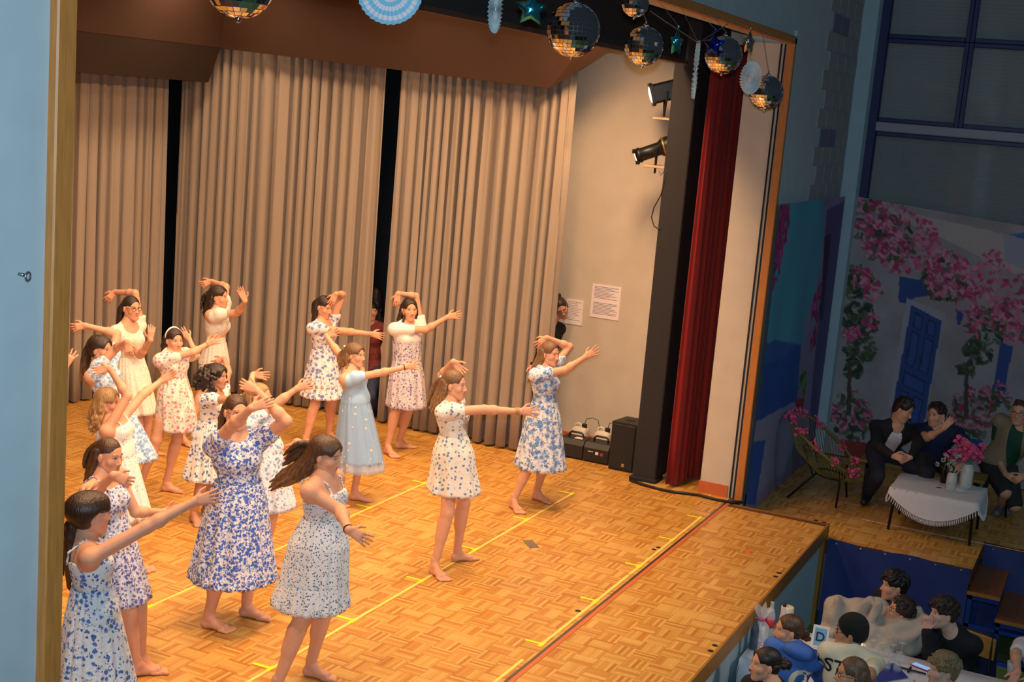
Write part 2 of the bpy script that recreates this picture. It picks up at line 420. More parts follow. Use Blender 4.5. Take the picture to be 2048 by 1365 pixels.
# black stage leg flat
lg = empty('black_stage_flat', (12.82, 4.20, 0), 'tall black cloth-covered stage flat beside the red curtain', 'stage flat')
MB().bbox_bev((-.10, -.115, 0.03), (.10, .13, 5.2), .01).build('cloth', M_black_cloth, lg)
MB().box((.10, -.11, 0.03), (.90, -.085, 5.2)).build('return_cloth', M_black_cloth, lg)
MB().bbox_bev((-.13, -.13, 0.0), (.13, .16, 0.04), .01).build('base', M_dark, lg)

# ---- hall side wall with the tall windows
WX = 16.05
struct(MB().box((WX, -3, -0.15), (WX+.25, 3.2, 0.9)).build('wall_side', M_blue_plaster))
struct(MB().box((WX, 3.075, 0.9), (WX+.25, 3.3, 7)).build('wall_corner', M_blue_plaster))
struct(MB().bbox_bev((15.78, 3.02, -0.15), (16.06, 3.2, 7), .01).build('column', M_front))
M_blind = mat('blind_slats', srgb(150, 160, 155), 0.6, noise=0.06, nscale=3)
M_glass, N_, L_, b_ = new_mat('window_glass')
b_.inputs['Base Color'].default_value = (.4, .45, .5, 1); b_.inputs['Roughness'].default_value = 0.03; b_.inputs['Alpha'].default_value = 0.16; b_.inputs['Specular IOR Level'].default_value = 0.8
def window(n, y0, y1, z0, z1, pitch, fr=0.05):
    w = MB()
    for a, b, c, d in ((y0, y0+fr, z0, z1), (y1-fr, y1, z0, z1), (y0+fr, y1-fr, z0, z0+fr), (y0+fr, y1-fr, z1-fr, z1)):
        w.bbox_bev((WX-.03, a, c), (WX+.06, b, d), .006)
    o = struct(w.build('window_%d' % n, M_navy))
    MB().box((WX+.0, y0+fr-.005, z0+fr-.005), (WX+.008, y1-fr+.005, z1-fr+.005)).build('pane', M_glass, o)
    k = int((z1-z0)/pitch); zs = np.linspace(z0+.02, z1-.02, 2*k+1); P = np.zeros((len(zs), 2, 3))
    P[:, :, 2] = zs[:, None]; P[:, 0, 1] = y0+.02; P[:, 1, 1] = y1-.02
    P[:, :, 0] = WX+.10+np.where(np.arange(len(zs)) % 2 == 0, 0.0, .016)[:, None]
    s = MB().grid(P).build('blind', M_blind, o); s['kind'] = 'stuff'
n = 1
for y0, y1 in ((2.02, 2.97), (1.02, 2.02), (0.02, 1.02), (-1.0, .02)):
    window(n, y0, y1, 4.80, 7.0, .045); window(n+1, y0, y1, 3.85, 4.80, .045); n += 2
for y0, y1 in ((1.02, 2.97), (-1.0, 1.02)):
    window(n, y0, y1, 0.9, 3.74, .028); n += 1
struct(MB().bbox_bev((WX-.05, 2.92, 0.9), (WX+.08, 3.08, 7), .01).build('trim_8', M_navy))
struct(MB().bbox_bev((WX-.06, -1.0, 3.745), (WX+.08, 2.93, 3.85), .008).build('trim_9', M_pale_metal))

# ================================================================== curtains
M_beige = mat('taupe_stage_velour', srgb(152, 137, 120), 0.9, noise=0.05, nscale=40, stretch=(1, 1, .05), sheen=0.3)
M_red = mat('red_house_velvet', srgb(132, 16, 12), 0.85, noise=0.10, nscale=50, stretch=(1, 1, .1), sheen=0.08)
def curtain(name, a, b, z0, z1, pitch, amp, seed, m, label, group=None, lean=0.0):
    a = np.array(a, float); b = np.array(b, float); d = b-a; Ln = np.linalg.norm(d); d /= Ln; nrm = np.array([-d[1], d[0]])
    r = np.random.default_rng(seed); nf = max(2, int(Ln/pitch)); wd = r.uniform(.55, 1.5, nf); wd = np.cumsum(wd); wd = np.concatenate([[0], wd/wd[-1]])
    am = r.uniform(.45, 1.15, nf+1); n = nf*12; s = np.linspace(0, 1, n+1); ph = np.interp(s, wd, np.arange(nf+1)); A = np.interp(s, wd, am)
    p2 = r.uniform(0, 6, 3); zz = np.array([0, .1, .25, .45, .7, .85, .95, 1.0]); P = np.zeros((len(zz), n+1, 3))
    for i, t in enumerate(zz):
        k = 1.0-.45*t                      # folds open towards the hem
        c = np.cos(2*np.pi*ph + .25*np.sin(3*t+p2[0]))
        off = amp*k*A*(np.sign(c)*np.abs(c)**.7) + .22*amp*np.sin(2*np.pi*ph*2.3+p2[1]+t) + .3*amp*np.sin(5*s+p2[2])
        al = s*Ln + .35*amp*np.sin(4*np.pi*ph)*k + (1-t)*lean
        P[i, :, 0] = a[0]+d[0]*al+nrm[0]*off; P[i, :, 1] = a[1]+d[1]*al+nrm[1]*off; P[i, :, 2] = z0+(z1-z0)*t
    org = np.array([(a[0]+b[0])/2, (a[1]+b[1])/2, 0]); mb = MB().grid(P-org)
    e = mb.build(name, m, None, True); e.location = org
    sm = e.modifiers.new('thick', 'SOLIDIFY'); sm.thickness = 0.006
    return tag(e, label, 'curtain', group)
curtain('stage_curtain', (7.0, 10.50), (12.66, 10.50), .02, 4.6, .17, .085, 11, M_beige, 'taupe pleated curtain across the back of the stage')
curtain('stage_curtain', (12.92, 10.47), (12.92, 7.72), .03, 4.6, .15, .09, 12, M_beige, 'taupe pleated wing curtain behind the girl in the tiered ruffle dress')
curtain('stage_curtain', (12.92, 7.54), (12.92, 5.44), .03, 4.6, .13, .085, 15, M_beige, 'taupe pleated wing curtain hanging nearest the white side wall', lean=-.0)
curtain('house_curtain', (12.66, 3.90), (13.45, 3.80), .03, 4.46, .11, .05, 21, M_red, 'dark red velvet house curtain drawn aside next to the black flat')
# ================================================================== people: implicit surfaces turned into continuous meshes
class Prims(list):
    def __add__(s, o): r = Prims(s); r.extend(o); return r
    def cap(s, a, b, ra, rb, k=.02): s.append(('c', np.array(a, float), np.array(b, float), float(ra), float(rb), k)); return s
    def ell(s, c, r, R=None, k=.02): s.append(('e', np.array(c, float), np.array(r, float), R, k)); return s
    def sub(s, c, r, R=None, k=.01): s.append(('-', np.array(c, float), np.array(r, float), R, k)); return s
    def cut(s, p, n): s.append(('p', np.array(p, float), np.array(n, float))); return s
    def chain(s, pts, rad, k=.012):
        for i in range(len(pts)-1): s.cap(pts[i], pts[i+1], rad[i], rad[i+1], k)
        return s
def mesh_sdf(prims, vox):
    lo = np.full(3, 1e9); hi = -lo
    for p in prims:
        if p[0] == 'c':
            lo = np.minimum(lo, np.minimum(p[1]-p[3], p[2]-p[4])); hi = np.maximum(hi, np.maximum(p[1]+p[3], p[2]+p[4]))
        elif p[0] == 'e':
            m = p[2].max() if p[3] is not None else p[2]; lo = np.minimum(lo, p[1]-m); hi = np.maximum(hi, p[1]+m)
    lo = lo-2.5*vox-.006; hi = hi+2.5*vox+.006
    n = np.ceil((hi-lo)/vox).astype(int)+1
    ax = [(lo[i]+vox*np.arange(n[i])).astype(np.float32) for i in range(3)]
    Fd = np.full(n, .25, np.float32)
    def win(l, h):
        a = np.clip(np.floor((l-lo)/vox).astype(int), 0, n); b = np.clip(np.ceil((h-lo)/vox).astype(int)+1, 0, n)
        return tuple(slice(a[i], b[i]) for i in range(3))
    for p in prims:
        if p[0] == 'p':
            d = ((ax[0]-p[1][0])*p[2][0])[:, None, None]+((ax[1]-p[1][1])*p[2][1])[None, :, None]+((ax[2]-p[1][2])*p[2][2])[None, None, :]
            np.maximum(Fd, d.astype(np.float32), out=Fd); continue
        if p[0] == 'c':
            _, a, b, ra, rb, k = p; m = k+2*vox
            w = win(np.minimum(a-ra, b-rb)-m, np.maximum(a+ra, b+rb)+m)
            X = ax[0][w[0]][:, None, None]; Y = ax[1][w[1]][None, :, None]; Z = ax[2][w[2]][None, None, :]
            ba = b-a; L2 = float(ba @ ba)+1e-12
            t = np.clip(((X-a[0])*ba[0]+(Y-a[1])*ba[1]+(Z-a[2])*ba[2])/L2, 0, 1)
            d = np.sqrt((X-a[0]-t*ba[0])**2+(Y-a[1]-t*ba[1])**2+(Z-a[2]-t*ba[2])**2)-(ra+t*(rb-ra))
        else:
            _, c, r, R, k = p; m = k+2*vox; e = r.max() if R is not None else r
            w = win(c-e-m, c+e+m)
            X = ax[0][w[0]][:, None, None]-c[0]; Y = ax[1][w[1]][None, :, None]-c[1]; Z = ax[2][w[2]][None, None, :]-c[2]
            if R is not None: X, Y, Z = (R[i][0]*X+R[i][1]*Y+R[i][2]*Z for i in range(3))
            k0 = np.sqrt((X/r[0])**2+(Y/r[1])**2+(Z/r[2])**2); k1 = np.sqrt((X/r[0]**2)**2+(Y/r[1]**2)**2+(Z/r[2]**2)**2)+1e-9
            d = k0*(k0-1)/k1
        S = Fd[w]
        if p[0] == '-':
            h = np.clip(.5-.5*(S+d)/k, 0, 1); Fd[w] = S+(-d-S)*h+k*h*(1-h)
        else:
            h = np.clip(.5+.5*(S-d)/k, 0, 1); Fd[w] = S+(d-S)*h-k*h*(1-h)
    I = Fd < 0
    c = np.zeros(tuple(n-1), np.uint8)
    for i in (0, 1):
        for j in (0, 1):
            for q in (0, 1): c += I[i:n[0]-1+i, j:n[1]-1+j, q:n[2]-1+q]
    act = (c > 0) & (c < 8); ii = np.argwhere(act)
    idx = np.full(act.shape, -1, np.int32); idx[act] = np.arange(len(ii))
    cor = [(i, j, q) for i in (0, 1) for j in (0, 1) for q in (0, 1)]
    val = np.stack([Fd[ii[:, 0]+a, ii[:, 1]+b, ii[:, 2]+d] for a, b, d in cor], 1)
    acc = np.zeros((len(ii), 3), np.float32); cnt = np.zeros(len(ii), np.float32)
    for a in range(8):
        for b in range(a+1, 8):
            da = np.array(cor[b])-np.array(cor[a])
            if np.abs(da).sum() != 1: continue
            va, vb = val[:, a], val[:, b]; m = (va < 0) != (vb < 0)
            t = np.where(m, va/np.where(m, va-vb, 1), 0)
            acc += m[:, None]*(np.array(cor[a], np.float32)+t[:, None]*da.astype(np.float32)); cnt += m
    V = lo+(ii+acc/cnt[:, None])*vox
    Q = []
    for axn in range(3):
        o = [t for t in range(3) if t != axn]
        s0 = [slice(None)]*3; s1 = [slice(None)]*3; s0[axn] = slice(0, -1); s1[axn] = slice(1, None)
        A = I[tuple(s0)]; Bb = I[tuple(s1)]; e = np.argwhere(A != Bb)
        e = e[(e[:, o[0]] > 0) & (e[:, o[1]] > 0) & (e[:, o[0]] < n[o[0]]-1) & (e[:, o[1]] < n[o[1]]-1)]
        fl = A[e[:, 0], e[:, 1], e[:, 2]]
        def cell(d0, d1):
            g = e.copy(); g[:, o[0]] += d0; g[:, o[1]] += d1; return idx[g[:, 0], g[:, 1], g[:, 2]]
        q = np.stack([cell(-1, -1), cell(0, -1), cell(0, 0), cell(-1, 0)], 1)
        if axn == 1: fl = ~fl
        q[~fl] = q[~fl][:, ::-1]
        Q.append(q)
    return V, np.concatenate(Q)

class Skin:
    """joins several triangulated / quad patches into one mesh"""
    def __init__(s): s.v = []; s.q = []; s.c = []; s.n = 0
    def add(s, V, Q, col):
        s.v.append(V); s.q.append(Q+s.n); s.n += len(V)
        col = np.asarray(col, float); s.c.append(np.tile(col, (len(V), 1)) if col.ndim == 1 else col)
    def build(s, name, m, parent):
        return finish(bpy.data.meshes.new(name), name, np.concatenate(s.v), np.concatenate(s.q), m, parent, True, None, np.concatenate(s.c))

def unit(v): v = np.array(v, float); return v/(np.linalg.norm(v)+1e-12)
def perp(v, d): return unit(v-d*(v @ d))
def ang(deg): a = math.radians(deg); return np.array([math.cos(a), math.sin(a), 0.0])
UPZ = np.array([0, 0, 1.0])
def on_sphere(c, px, L, sgn):
    d = unit(ray(*px)); b = (c-CAM) @ d; q = CAM+d*b; m = np.linalg.norm(q-c)
    if m >= L: return c+(q-c)*min(m, 1.12*L)/m
    return q-sgn*d*math.sqrt(L*L-m*m)
def ik(a, b, l1, l2, hint):
    v = b-a; d = np.linalg.norm(v); u = v/d
    if d > .995*(l1+l2): s = d/(.995*(l1+l2)); l1 *= s; l2 *= s
    x = (l1*l1-l2*l2+d*d)/(2*d); y = math.sqrt(max(0, l1*l1-x*x))
    return a+u*x+perp(hint, u)*y

def sphere(c, r, nu=12, nv=8):
    a = np.linspace(0, 2*np.pi, nu, endpoint=False); b = np.linspace(.05, np.pi-.05, nv)
    P = np.array([[math.sin(t)*math.cos(u), math.sin(t)*math.sin(u), math.cos(t)] for t in b for u in a])
    q = np.array([(i*nu+j, (i+1)*nu+j, (i+1)*nu+(j+1) % nu, i*nu+(j+1) % nu) for i in range(nv-1) for j in range(nu)])
    return np.array(c)+r*P, q, P

# ------------------------------------------------------------------ body parts
def torso(J, infl=0.0, female=True, upper=False):
    h, P, N, fw, rt = J['h'], J['P'], J['N'], J['fw'], J['rt']; b = J['bulk']
    U = unit(N-P); L = np.linalg.norm(N-P); f = perp(fw, U); s = np.cross(f, U); R = np.array([s, f, U])
    if 'fwc' in J: fc = perp(J['fwc'], U); sc = np.cross(fc, U)
    else: fc, sc = f, s
    Rc = np.array([sc, fc, U]); i = infl; p = Prims()
    if not upper: p.ell(P+U*.00*L+f*.002*h, np.array([.094*b, .068*b, .078])*h+i, R, .03)
    p.ell(P+U*(.50 if upper else .34)*L+fc*.004*h, np.array([.072*b, .054*b, .085])*h+i, R, .04)
    p.ell(P+U*.70*L, np.array([.088*b, .062*b, .105])*h+i, Rc, .04)
    for q in (-1, 1):
        if not upper: p.ell(P-f*.030*h+s*q*.042*h-U*.01*h, np.array([.05*b, .048*b, .055])*h+i, R, .03)
        if female: p.ell(P+U*.67*L+fc*.042*h*b+sc*q*.038*h, np.full(3, .0305*h*b)+i, None, .045)
    return p
def shoulders(J, infl=0.0):
    h, N = J['h'], J['N']; p = Prims(); b = J['bulk']
    for s in 'RL':
        sh = J['sh'+s]
        p.cap(N+(J['Hd']-N)*.12, sh, .026*h*b+infl, .0250*h*b+infl, .04)
        p.ell(sh, np.full(3, .0265*h*b)+infl, None, .03)
        p.cap(sh, N-UPZ*.06*h+(sh-N)*.45, .03*h*b+infl, .03*h*b+infl, .04)
    return p
def arm_prims(J, s, infl=0.0, t0=0.0, t1=2.0, swell=1.0):
    """upper arm (0..1) and forearm (1..2) between t0 and t1"""
    h = J['h']; b = J['bulk']; a, e, w = J['sh'+s], J['el'+s], J['wr'+s]; p = Prims()
    r0, r1, r2 = .0265*h*b, .0225*h*b, .0148*h*(.5+.5*b)
    pt = lambda t: a+(e-a)*t if t <= 1 else e+(w-e)*(t-1)
    rd = lambda t: (r0+(r1-r0)*t if t <= 1 else r1+(r2-r1)*(t-1)**.85)
    ts = [t0]+[t for t in (1.0, 1.3) if t0 < t < t1]+[t1]
    for x, y in zip(ts[:-1], ts[1:]): p.cap(pt(x), pt(y), rd(x)*swell+infl, rd(y)*swell+infl, .015)
    if t0 < 1.2 < t1: p.ell(pt(1.25), np.full(3, r1*1.04*swell)+infl, None, .02)
    return p
def leg_prims(J, s, infl=0.0, t0=0.0, t1=2.0):
    h = J['h']; b = J['bulk']; a, k, n = J['hip'+s], J['kn'+s], J['an'+s]; p = Prims()
    r0, r1, r2 = .050*h*b, .0325*h*b, .0195*h*(.4+.6*b)
    back = -J['fd'+s]; pt = lambda t: a+(k-a)*t if t <= 1 else k+(n-k)*(t-1)
    rd = lambda t: (r0+(r1-r0)*t if t <= 1 else r1+(r2-r1)*(t-1))
    if t0 > 0:            # covered part of the limb stays slim under the skirt but joins hip and waist
        for x, y in ([(0.0, t0)] if t0 <= 1 else [(0.0, 1.0), (1.0, t0)]): p.cap(pt(x), pt(y), .022*h, .026*h, .01)
        p.cap(a, J['P'], .022*h, .03*h, .01).cap(J['P'], J['P']+(J['N']-J['P'])*.5, .03*h, .04*h, .01)
    ts = [t0]+[t for t in (1.0,) if t0 < t < t1]+[t1]
    for x, y in zip(ts[:-1], ts[1:]): p.cap(pt(x), pt(y), rd(x)+infl, rd(y)+infl, .02)
    if t1 > 1.3: p.cap(pt(1.18)+back*.008*h, pt(1.45)+back*.006*h, .031*h*b+infl, .026*h*b+infl, .03)
    return p
def foot_prims(J, s):
    h = J['h']; an, fd = J['an'+s], J['fd'+s]; rt = np.cross(fd, UPZ); lift = J.get('lift'+s, 0.0)
    heel = J['heel'+s]; FL = .15*h; p = Prims()
    ball = heel+fd*FL*.68; ball[2] = .020*h*.8; hp = heel+fd*.02*h; hp[2] = .021*h+lift
    sgn = 1 if s == 'R' else -1
    p.cap(an+UPZ*.03*h, an-UPZ*.006*h, .0195*h, .0205*h, .015).ell(hp, (.019*h, .019*h, .019*h), None, .015)
    p.cap(hp, ball+rt*sgn*.012*h, .018*h, .012*h, .015).cap(hp, ball-rt*sgn*.014*h, .018*h, .0145*h, .015)
    p.cap(an+fd*.012*h, ball-fd*.02*h, .02*h, .014*h, .02)
    for q in range(5):
        x = (-.020+.0105*q)*h*sgn; ln = FL*(.30-.028*q-(.02 if q == 0 else 0)); r = (.0085 if q == 0 else .0062)*h
        b0 = ball+rt*x; b0[2] = max(r, .009*h); e = b0+fd*ln+rt*x*.15; e[2] = r*.95
        p.cap(b0-fd*.01*h, e, r*1.1, r, .004)
    return p
def hand_prims(w, d, n, thumb, Lh, curl=.35, spread=.22, fist=False):
    p = Prims(); k = Lh/.17
    for o, z in ((.028, 0), (.010, .003), (-.008, .002), (-.025, -.001)):
        p.cap(w+thumb*o*k*.55, w+d*Lh*.50+thumb*o*k-n*z*k, .0125*k, .0105*k, .012)
    if fist: curl = 1.25
    for q, (o, ln) in enumerate(((.028, .43), (.010, .49), (-.008, .46), (-.025, .36))):
        a = spread*(1.0, .3, -.35, -1.05)[q]; dd = unit(d*math.cos(a)+thumb*math.sin(a)); c = w+d*Lh*.50+thumb*o*k; t = 0
        for sg, (fr, rr) in enumerate(((.45, .0088), (.31, .0078), (.24, .0068))):
            t += curl*(.55, 1.0, .8)[sg]*(1+.12*q); e = c+(dd*math.cos(t)+n*math.sin(t))*ln*Lh*fr
            p.cap(c, e, rr*k, rr*.92*k, .004); c = e
    b = w+d*Lh*.14+thumb*.020*k; m = b+unit(d*.62+thumb*(.75 if not fist else .3)+n*.25)*Lh*.26; e = m+unit(d*.85+thumb*(.35 if not fist else -.3)+n*.3)*Lh*.20
    p.cap(w+d*Lh*.05, b, .013*k, .0125*k, .01).cap(b, m, .0125*k, .0098*k, .006).cap(m, e, .0098*k, .0075*k, .004)
    return p

def head_frame(yaw, pitch=0, tilt=0):
    f = ang(yaw); r = np.cross(f, UPZ); p = math.radians(pitch)
    f2 = f*math.cos(p)-UPZ*math.sin(p); u = np.cross(r, f2); t = math.radians(tilt)
    return r*math.cos(t)+u*math.sin(t), f2, u*math.cos(t)-r*math.sin(t)
def head_mesh(J, vox, male=False):
    sc = .1375*J['h']/.225*J.get('hs', 1.0); R = np.array(J['hf']); Hd = J['Hd']
    nb = (R @ (J['N']-Hd))/sc; p = Prims(); w = 1.06 if male else 1.0
    p.ell((0, -.012, .030), (.073, .092, .085), None, .01).ell((0, .028, -.038), (.054*w, .060, .074), None, .03)
    for s in (-1, 1):
        p.cap((s*.050*w, -.004, -.046), (s*.020*w, .060, -.094), .019, .016, .025)
        p.ell((s*.037, .050, -.024), (.026, .024, .024), None, .02)
        p.ell((s*.078, -.008, -.006), (.0095, .018, .029), None, .005)
    p.ell((0, .066, -.097), (.020*w, .016, .016), None, .02)
    p.ell((0, .056, -.060), (.031, .029, .026), None, .02)
    p.cap((-.034, .071, .026), (.034, .071, .026), .010, .010, .012)
    for s in (-1, 1): p.sub((s*.031, .089, .008), (.016, .016, .011), None, .010)
    p.cap((0, .074, .016), (0, .096, -.024), .0075, .0105, .008).ell((0, .098, -.030), (.0115, .011, .009), None, .006)
    for s in (-1, 1):
        p.ell((s*.0115, .089, -.033), (.0085, .009, .0075), None, .005)
        p.cap((s*.018, .072, .0165), (s*.045, .063, .0145), .0045, .004, .004)
        p.cap((s*.020, .071, -.003), (s*.044, .063, -.001), .004, .004, .004)
    p.cap((-.017, .081, -.0575), (.017, .081, -.0575), .0045, .0045, .004).ell((0, .085, -.0565), (.012, .005, .005), None, .004)
    p.cap((-.014, .081, -.0665), (.014, .081, -.0665), .0055, .0055, .004).ell((0, .084, -.0665), (.011, .006, .0055), None, .004)
    p.sub((0, .094, -.0615), (.019, .010, .0014), None, .002)
    nr = (.030 if not male else .036)*J['h']/sc*J['bulk']**.5
    p.cap((0, -.022, -.035), nb+np.array([0, 0, -.02]), nr*.98, nr*1.08, .03)
    V, Q = mesh_sdf(p, vox/sc)
    sk = np.array(J['skin']); C = np.tile(sk, (len(V), 1)); x, y, z = V.T; ax = np.abs(x)
    def mixc(m, col, amt): C[:] = C*(1-amt*m[:, None])+np.array(col)*amt*m[:, None]
    g = lambda d, w_: np.exp(-(d/w_)**2)
    mixc(g(np.sqrt((ax-.040)**2+(z+.03)**2), .022)*(y > .03), sk*np.array([1.05, .78, .72]), .55)
    mixc(((y > .072)*(ax < .021)*(np.abs(z+.0615-.0015) < .0075+.002)*(1-ax/.026)).clip(0, 1)**.35, (.52, .16, .13), .75 if not male else .45)
    bz = .0335-.25*(ax-.03).clip(0, 1); mixc(((y > .03)*(ax > .014)*(ax < .046)*(np.abs(z-bz) < .0038)).astype(float), J['brow'], .6)
    mixc(((y > .052)*(ax > .018)*(ax < .044)*(np.abs(z-.0125) < .0026)).astype(float), (.03, .018, .012), .75)
    mixc(g(np.sqrt((ax-.007)**2+(z+.0385)**2), .0045)*(y > .08), (.2, .05, .04), .7)
    if male and J.get('beard'): mixc(((y > .0)*(z < -.045)*(z > -.115)*(y > .02-.2*(z+.045))).astype(float)*(1-((np.abs(z+.0615) < .010)*(ax < .02))), J['beard'], .75)
    out = [(V, Q, C)]
    for s in (-1, 1):
        E, q, D = sphere((s*.031, .0625, .0065), .0128, 14, 10)
        gz = unit((J.get('gaze', 0.0), 1, 0)); a = D @ gz
        col = np.where((a > .80)[:, None], np.array([.055, .03, .018]), np.array([.78, .76, .72])); out.append((E, q, col))
    return [(Hd+(v*sc) @ R, q, c) for v, q, c in out], sc

# ------------------------------------------------------------------ hair (built in the head's own frame)
def hair_mesh(J, style, vox, seed, sc):
    r = np.random.default_rng(seed); p = Prims(); R = np.array(J['hf']); kind = style['kind']; g = R @ np.array([0, 0, -1.0])   # gravity in head frame
    sway = np.array(style.get('sway', (0, -.02, 0)), float); Ln = style.get('len', .3); vol = style.get('vol', 1.0)
    if kind != 'bald':
        p.ell((0, -.016, .036), (.079*vol, .098*vol, .089*(.6+.4*vol)), None, .01).ell((0, -.045, -.015), (.068*vol, .058, .062), None, .02)
        fz = style.get('fringe', .0)
        p.sub((0, .108, -.022+fz*-.042), (.076, .080, .108-fz*.03), None, .012)
        for s in (-1, 1):
            if kind in ('half', 'pony', 'bun'): p.sub((s*.088, .046, -.030), (.046, .064, .070), None, .012)
            else: p.sub((s*.085, .034, -.035), (.040, .046, .058), None, .012)
        p.sub((0, -.02, -.12), (.10, .10, .052), None, .012)
    if kind in ('long', 'half'):
        n = style.get('n', 26)
        for i in range(n):
            wd = 78 if kind == 'half' else 100
            a = math.radians(-wd+2*wd*(i+.5)/n+r.uniform(-4, 4)); s0 = np.array([.078*math.sin(a), -.016-.093*math.cos(a), .015+r.uniform(-.02, .03)])
            out = np.array([math.sin(a)*.85, -math.cos(a), 0]); fl = r.uniform(.75, 1.12)*Ln
            pts = [s0]; d = unit(g+.35*out)
            for q in range(1, 6):
                t = q/5; pts.append(s0+out*(.016*vol*math.sin(t*2.2))+g*fl*t*.98+sway*(t**1.6)*fl/.3+np.array([r.uniform(-1, 1), r.uniform(-1, 1), 0])*.010*vol*t+np.array([math.sin(9*t+i), math.cos(8*t+i*2), 0])*style.get('wave', .004)*t)
            if abs(math.degrees(a)) > 88: pts = [np.where([False, True, False], np.minimum(q_, s0+0*q_)+np.array([0, -.012, 0]), q_) for q_ in pts]
            w = .0155*vol; p.chain(pts, [w*.9, w, w, w*.9, w*.72, w*.38], .010)
    if kind in ('pony', 'half'):
        b = np.array(style.get('base', (0, -.112, .045))); tail = style.get('tail', .38 if kind == 'pony' else .2); nl = 9 if kind == 'pony' else 4
        p.ell(b, (.022, .020, .022), None, .012)
        for i in range(nl):
            o = np.array([r.normal(0, .55), r.normal(0, .3), r.normal(0, .45)])*.02; pts = [b]
            fl = tail*r.uniform(.8, 1.08)
            for q in range(1, 7):
                t = q/6; pts.append(b+np.array([0, -style.get('arch', .05)*math.sin(min(1, t*2.2)*1.5), .012*math.sin(t*3)])+g*fl*t+sway*t**1.5*fl/.3+o*(1.1*math.sin(t*2.6)+.5*t)*vol+np.array([math.sin(8*t+i), 0, 0])*style.get('wave', .003))
            p.chain(pts, [.012, .015*vol, .016*vol, .015*vol, .013*vol, .010*vol, .005], .008)
    if kind == 'curly':
        for i in range(style.get('n', 150)):
            a = r.uniform(-2.3, 2.3); t = r.uniform(0, 1)**.8; rad = (.075+.055*math.sin(t*2.4))*vol
            c = np.array([rad*math.sin(a)*.95, -.025-rad*math.cos(a)-.02*t, .085])+g*(Ln*t)+sway*t
            if c[1] > .03 and c[2] < .06: continue
            p.ell(c+r.normal(0, .008, 3), np.full(3, r.uniform(.014, .024)), None, .006)
    if kind == 'short':
        for i in range(style.get('n', 150)):
            a = r.uniform(-math.pi, math.pi); e = r.uniform(.12, 1.45); d = np.array([math.cos(e)*math.sin(a), -math.cos(e)*math.cos(a), math.sin(e)])
            c = np.array([0, -.016, .036])+d*np.array([.080, .098, .090])*vol
            if d[1] > .35 and c[2] < .075-fz*.045: continue
            p.cap(c, c+unit(d*.5+np.array([r.uniform(-.5, .5), style.get('sweep', .5), -.35]))*.032, .0105, .0055, .005)
        if style.get('fringe', 0) > .3:
            for i in range(14):
                x = -.055+.11*i/13; p.cap((x, .066-abs(x)*.5, .092), (x+.008, .088-abs(x)*.55, .048+r.uniform(-.006, .006)), .013, .008, .006)
    if kind == 'bun':
        b = np.array(style.get('base', (0, -.09, .09))); 
        for i in range(16): p.ell(b+r.normal(0, .016, 3), np.full(3, .02), None, .006)
        for i in range(14):
            a = r.uniform(-1.9, 1.9); p.cap((.08*math.sin(a), -.016-.096*math.cos(a), .01), b, .010, .008, .008)
    if style.get('locks'):                      # loose face-framing or shoulder locks given as point lists
        for pts in style['locks']:
            for q in range(4): p.chain([np.array(t_)+r.normal(0, .007, 3)*min(1, i_) for i_, t_ in enumerate(pts)], list(np.linspace(.011, .005, len(pts))), .008)
    V, Q = mesh_sdf(p, vox/sc)
    c0 = np.array(style['col']); c1 = np.array(style.get('tip', c0*1.25)); x, y, z = V.T
    st = .5+.5*np.sin(np.arctan2(x, -y)*34+np.sin(z*40)*1.2); tt = np.clip((.02-z)/(Ln+.1), 0, 1)
    C = (c0+(c1-c0)*tt[:, None])*(.72+.5*st[:, None])
    return J['Hd']+(V*sc) @ R, Q, C

M_skin = attr_mat('skin', 0.55, noise=0.04, nscale=40, spec=.35, sss=0.0)
M_hair = attr_mat('hair', 0.40, noise=0.30, nscale=40, stretch=(3, 3, .22), spec=.5, bump=1.0)

# ------------------------------------------------------------------ pieces of clothing
def skirt_grid(J, Wc, Hc, prof, nf, amp, seed, tilt=0.0, tdir=0.0, seg=132, rings=22, inner=True):
    """gathered skirt: rings from waist centre to hem centre; prof [(t, side radius, front radius)] in units of h"""
    r = np.random.default_rng(seed); h = J['h']; th = np.linspace(0, 2*np.pi, seg, endpoint=False); ts = np.linspace(0, 1, rings)
    pa = np.array(prof); fw, rt = J['fw'], J['rt']; ph = r.uniform(0, 6, 4); P = []
    fold = (np.cos(nf*th+ph[0]+.5*np.sin(3*th+ph[3]))+.45*np.cos((nf*1.0+5)*th+ph[1])+.35*np.cos(3*th+ph[2]))/1.5
    seq = [(t, 1.0) for t in ts]+([(1.0, .965), (.9, .93), (.6, .88)] if inner else [])
    for t, k in seq:
        a = np.interp(t, pa[:, 0], pa[:, 1])*h*k; b = np.interp(t, pa[:, 0], pa[:, 2])*h*k
        am = amp*h*t**1.1*fold+.0035*np.cos(2.1*nf*th+ph[1])*(1-t)
        c = Wc+(Hc-Wc)*t; bulge = np.cos(th-tdir)
        p = c+((a+am)*np.cos(th))[:, None]*rt+((b+am)*np.sin(th))[:, None]*fw
        p[:, 2] += tilt*h*t*t*bulge+.006*t*np.cos(nf*th+ph[0])
        P.append(p)
    return np.array(P)
def grid_quads(n, k):
    i = np.arange(n-1)[:, None]; j = np.arange(k)[None, :]; j2 = (j+1) % k
    return np.stack([(i*k+j), (i*k+j2), ((i+1)*k+j2), ((i+1)*k+j)], -1).reshape(-1, 4)
def put_mesh(name, parts, m, parent):
    V = []; Q = []; n = 0
    for v, q in parts: V.append(v); Q.append(q+n); n += len(v)
    return finish(bpy.data.meshes.new(name), name, np.concatenate(V), np.concatenate(Q), m, parent, True)

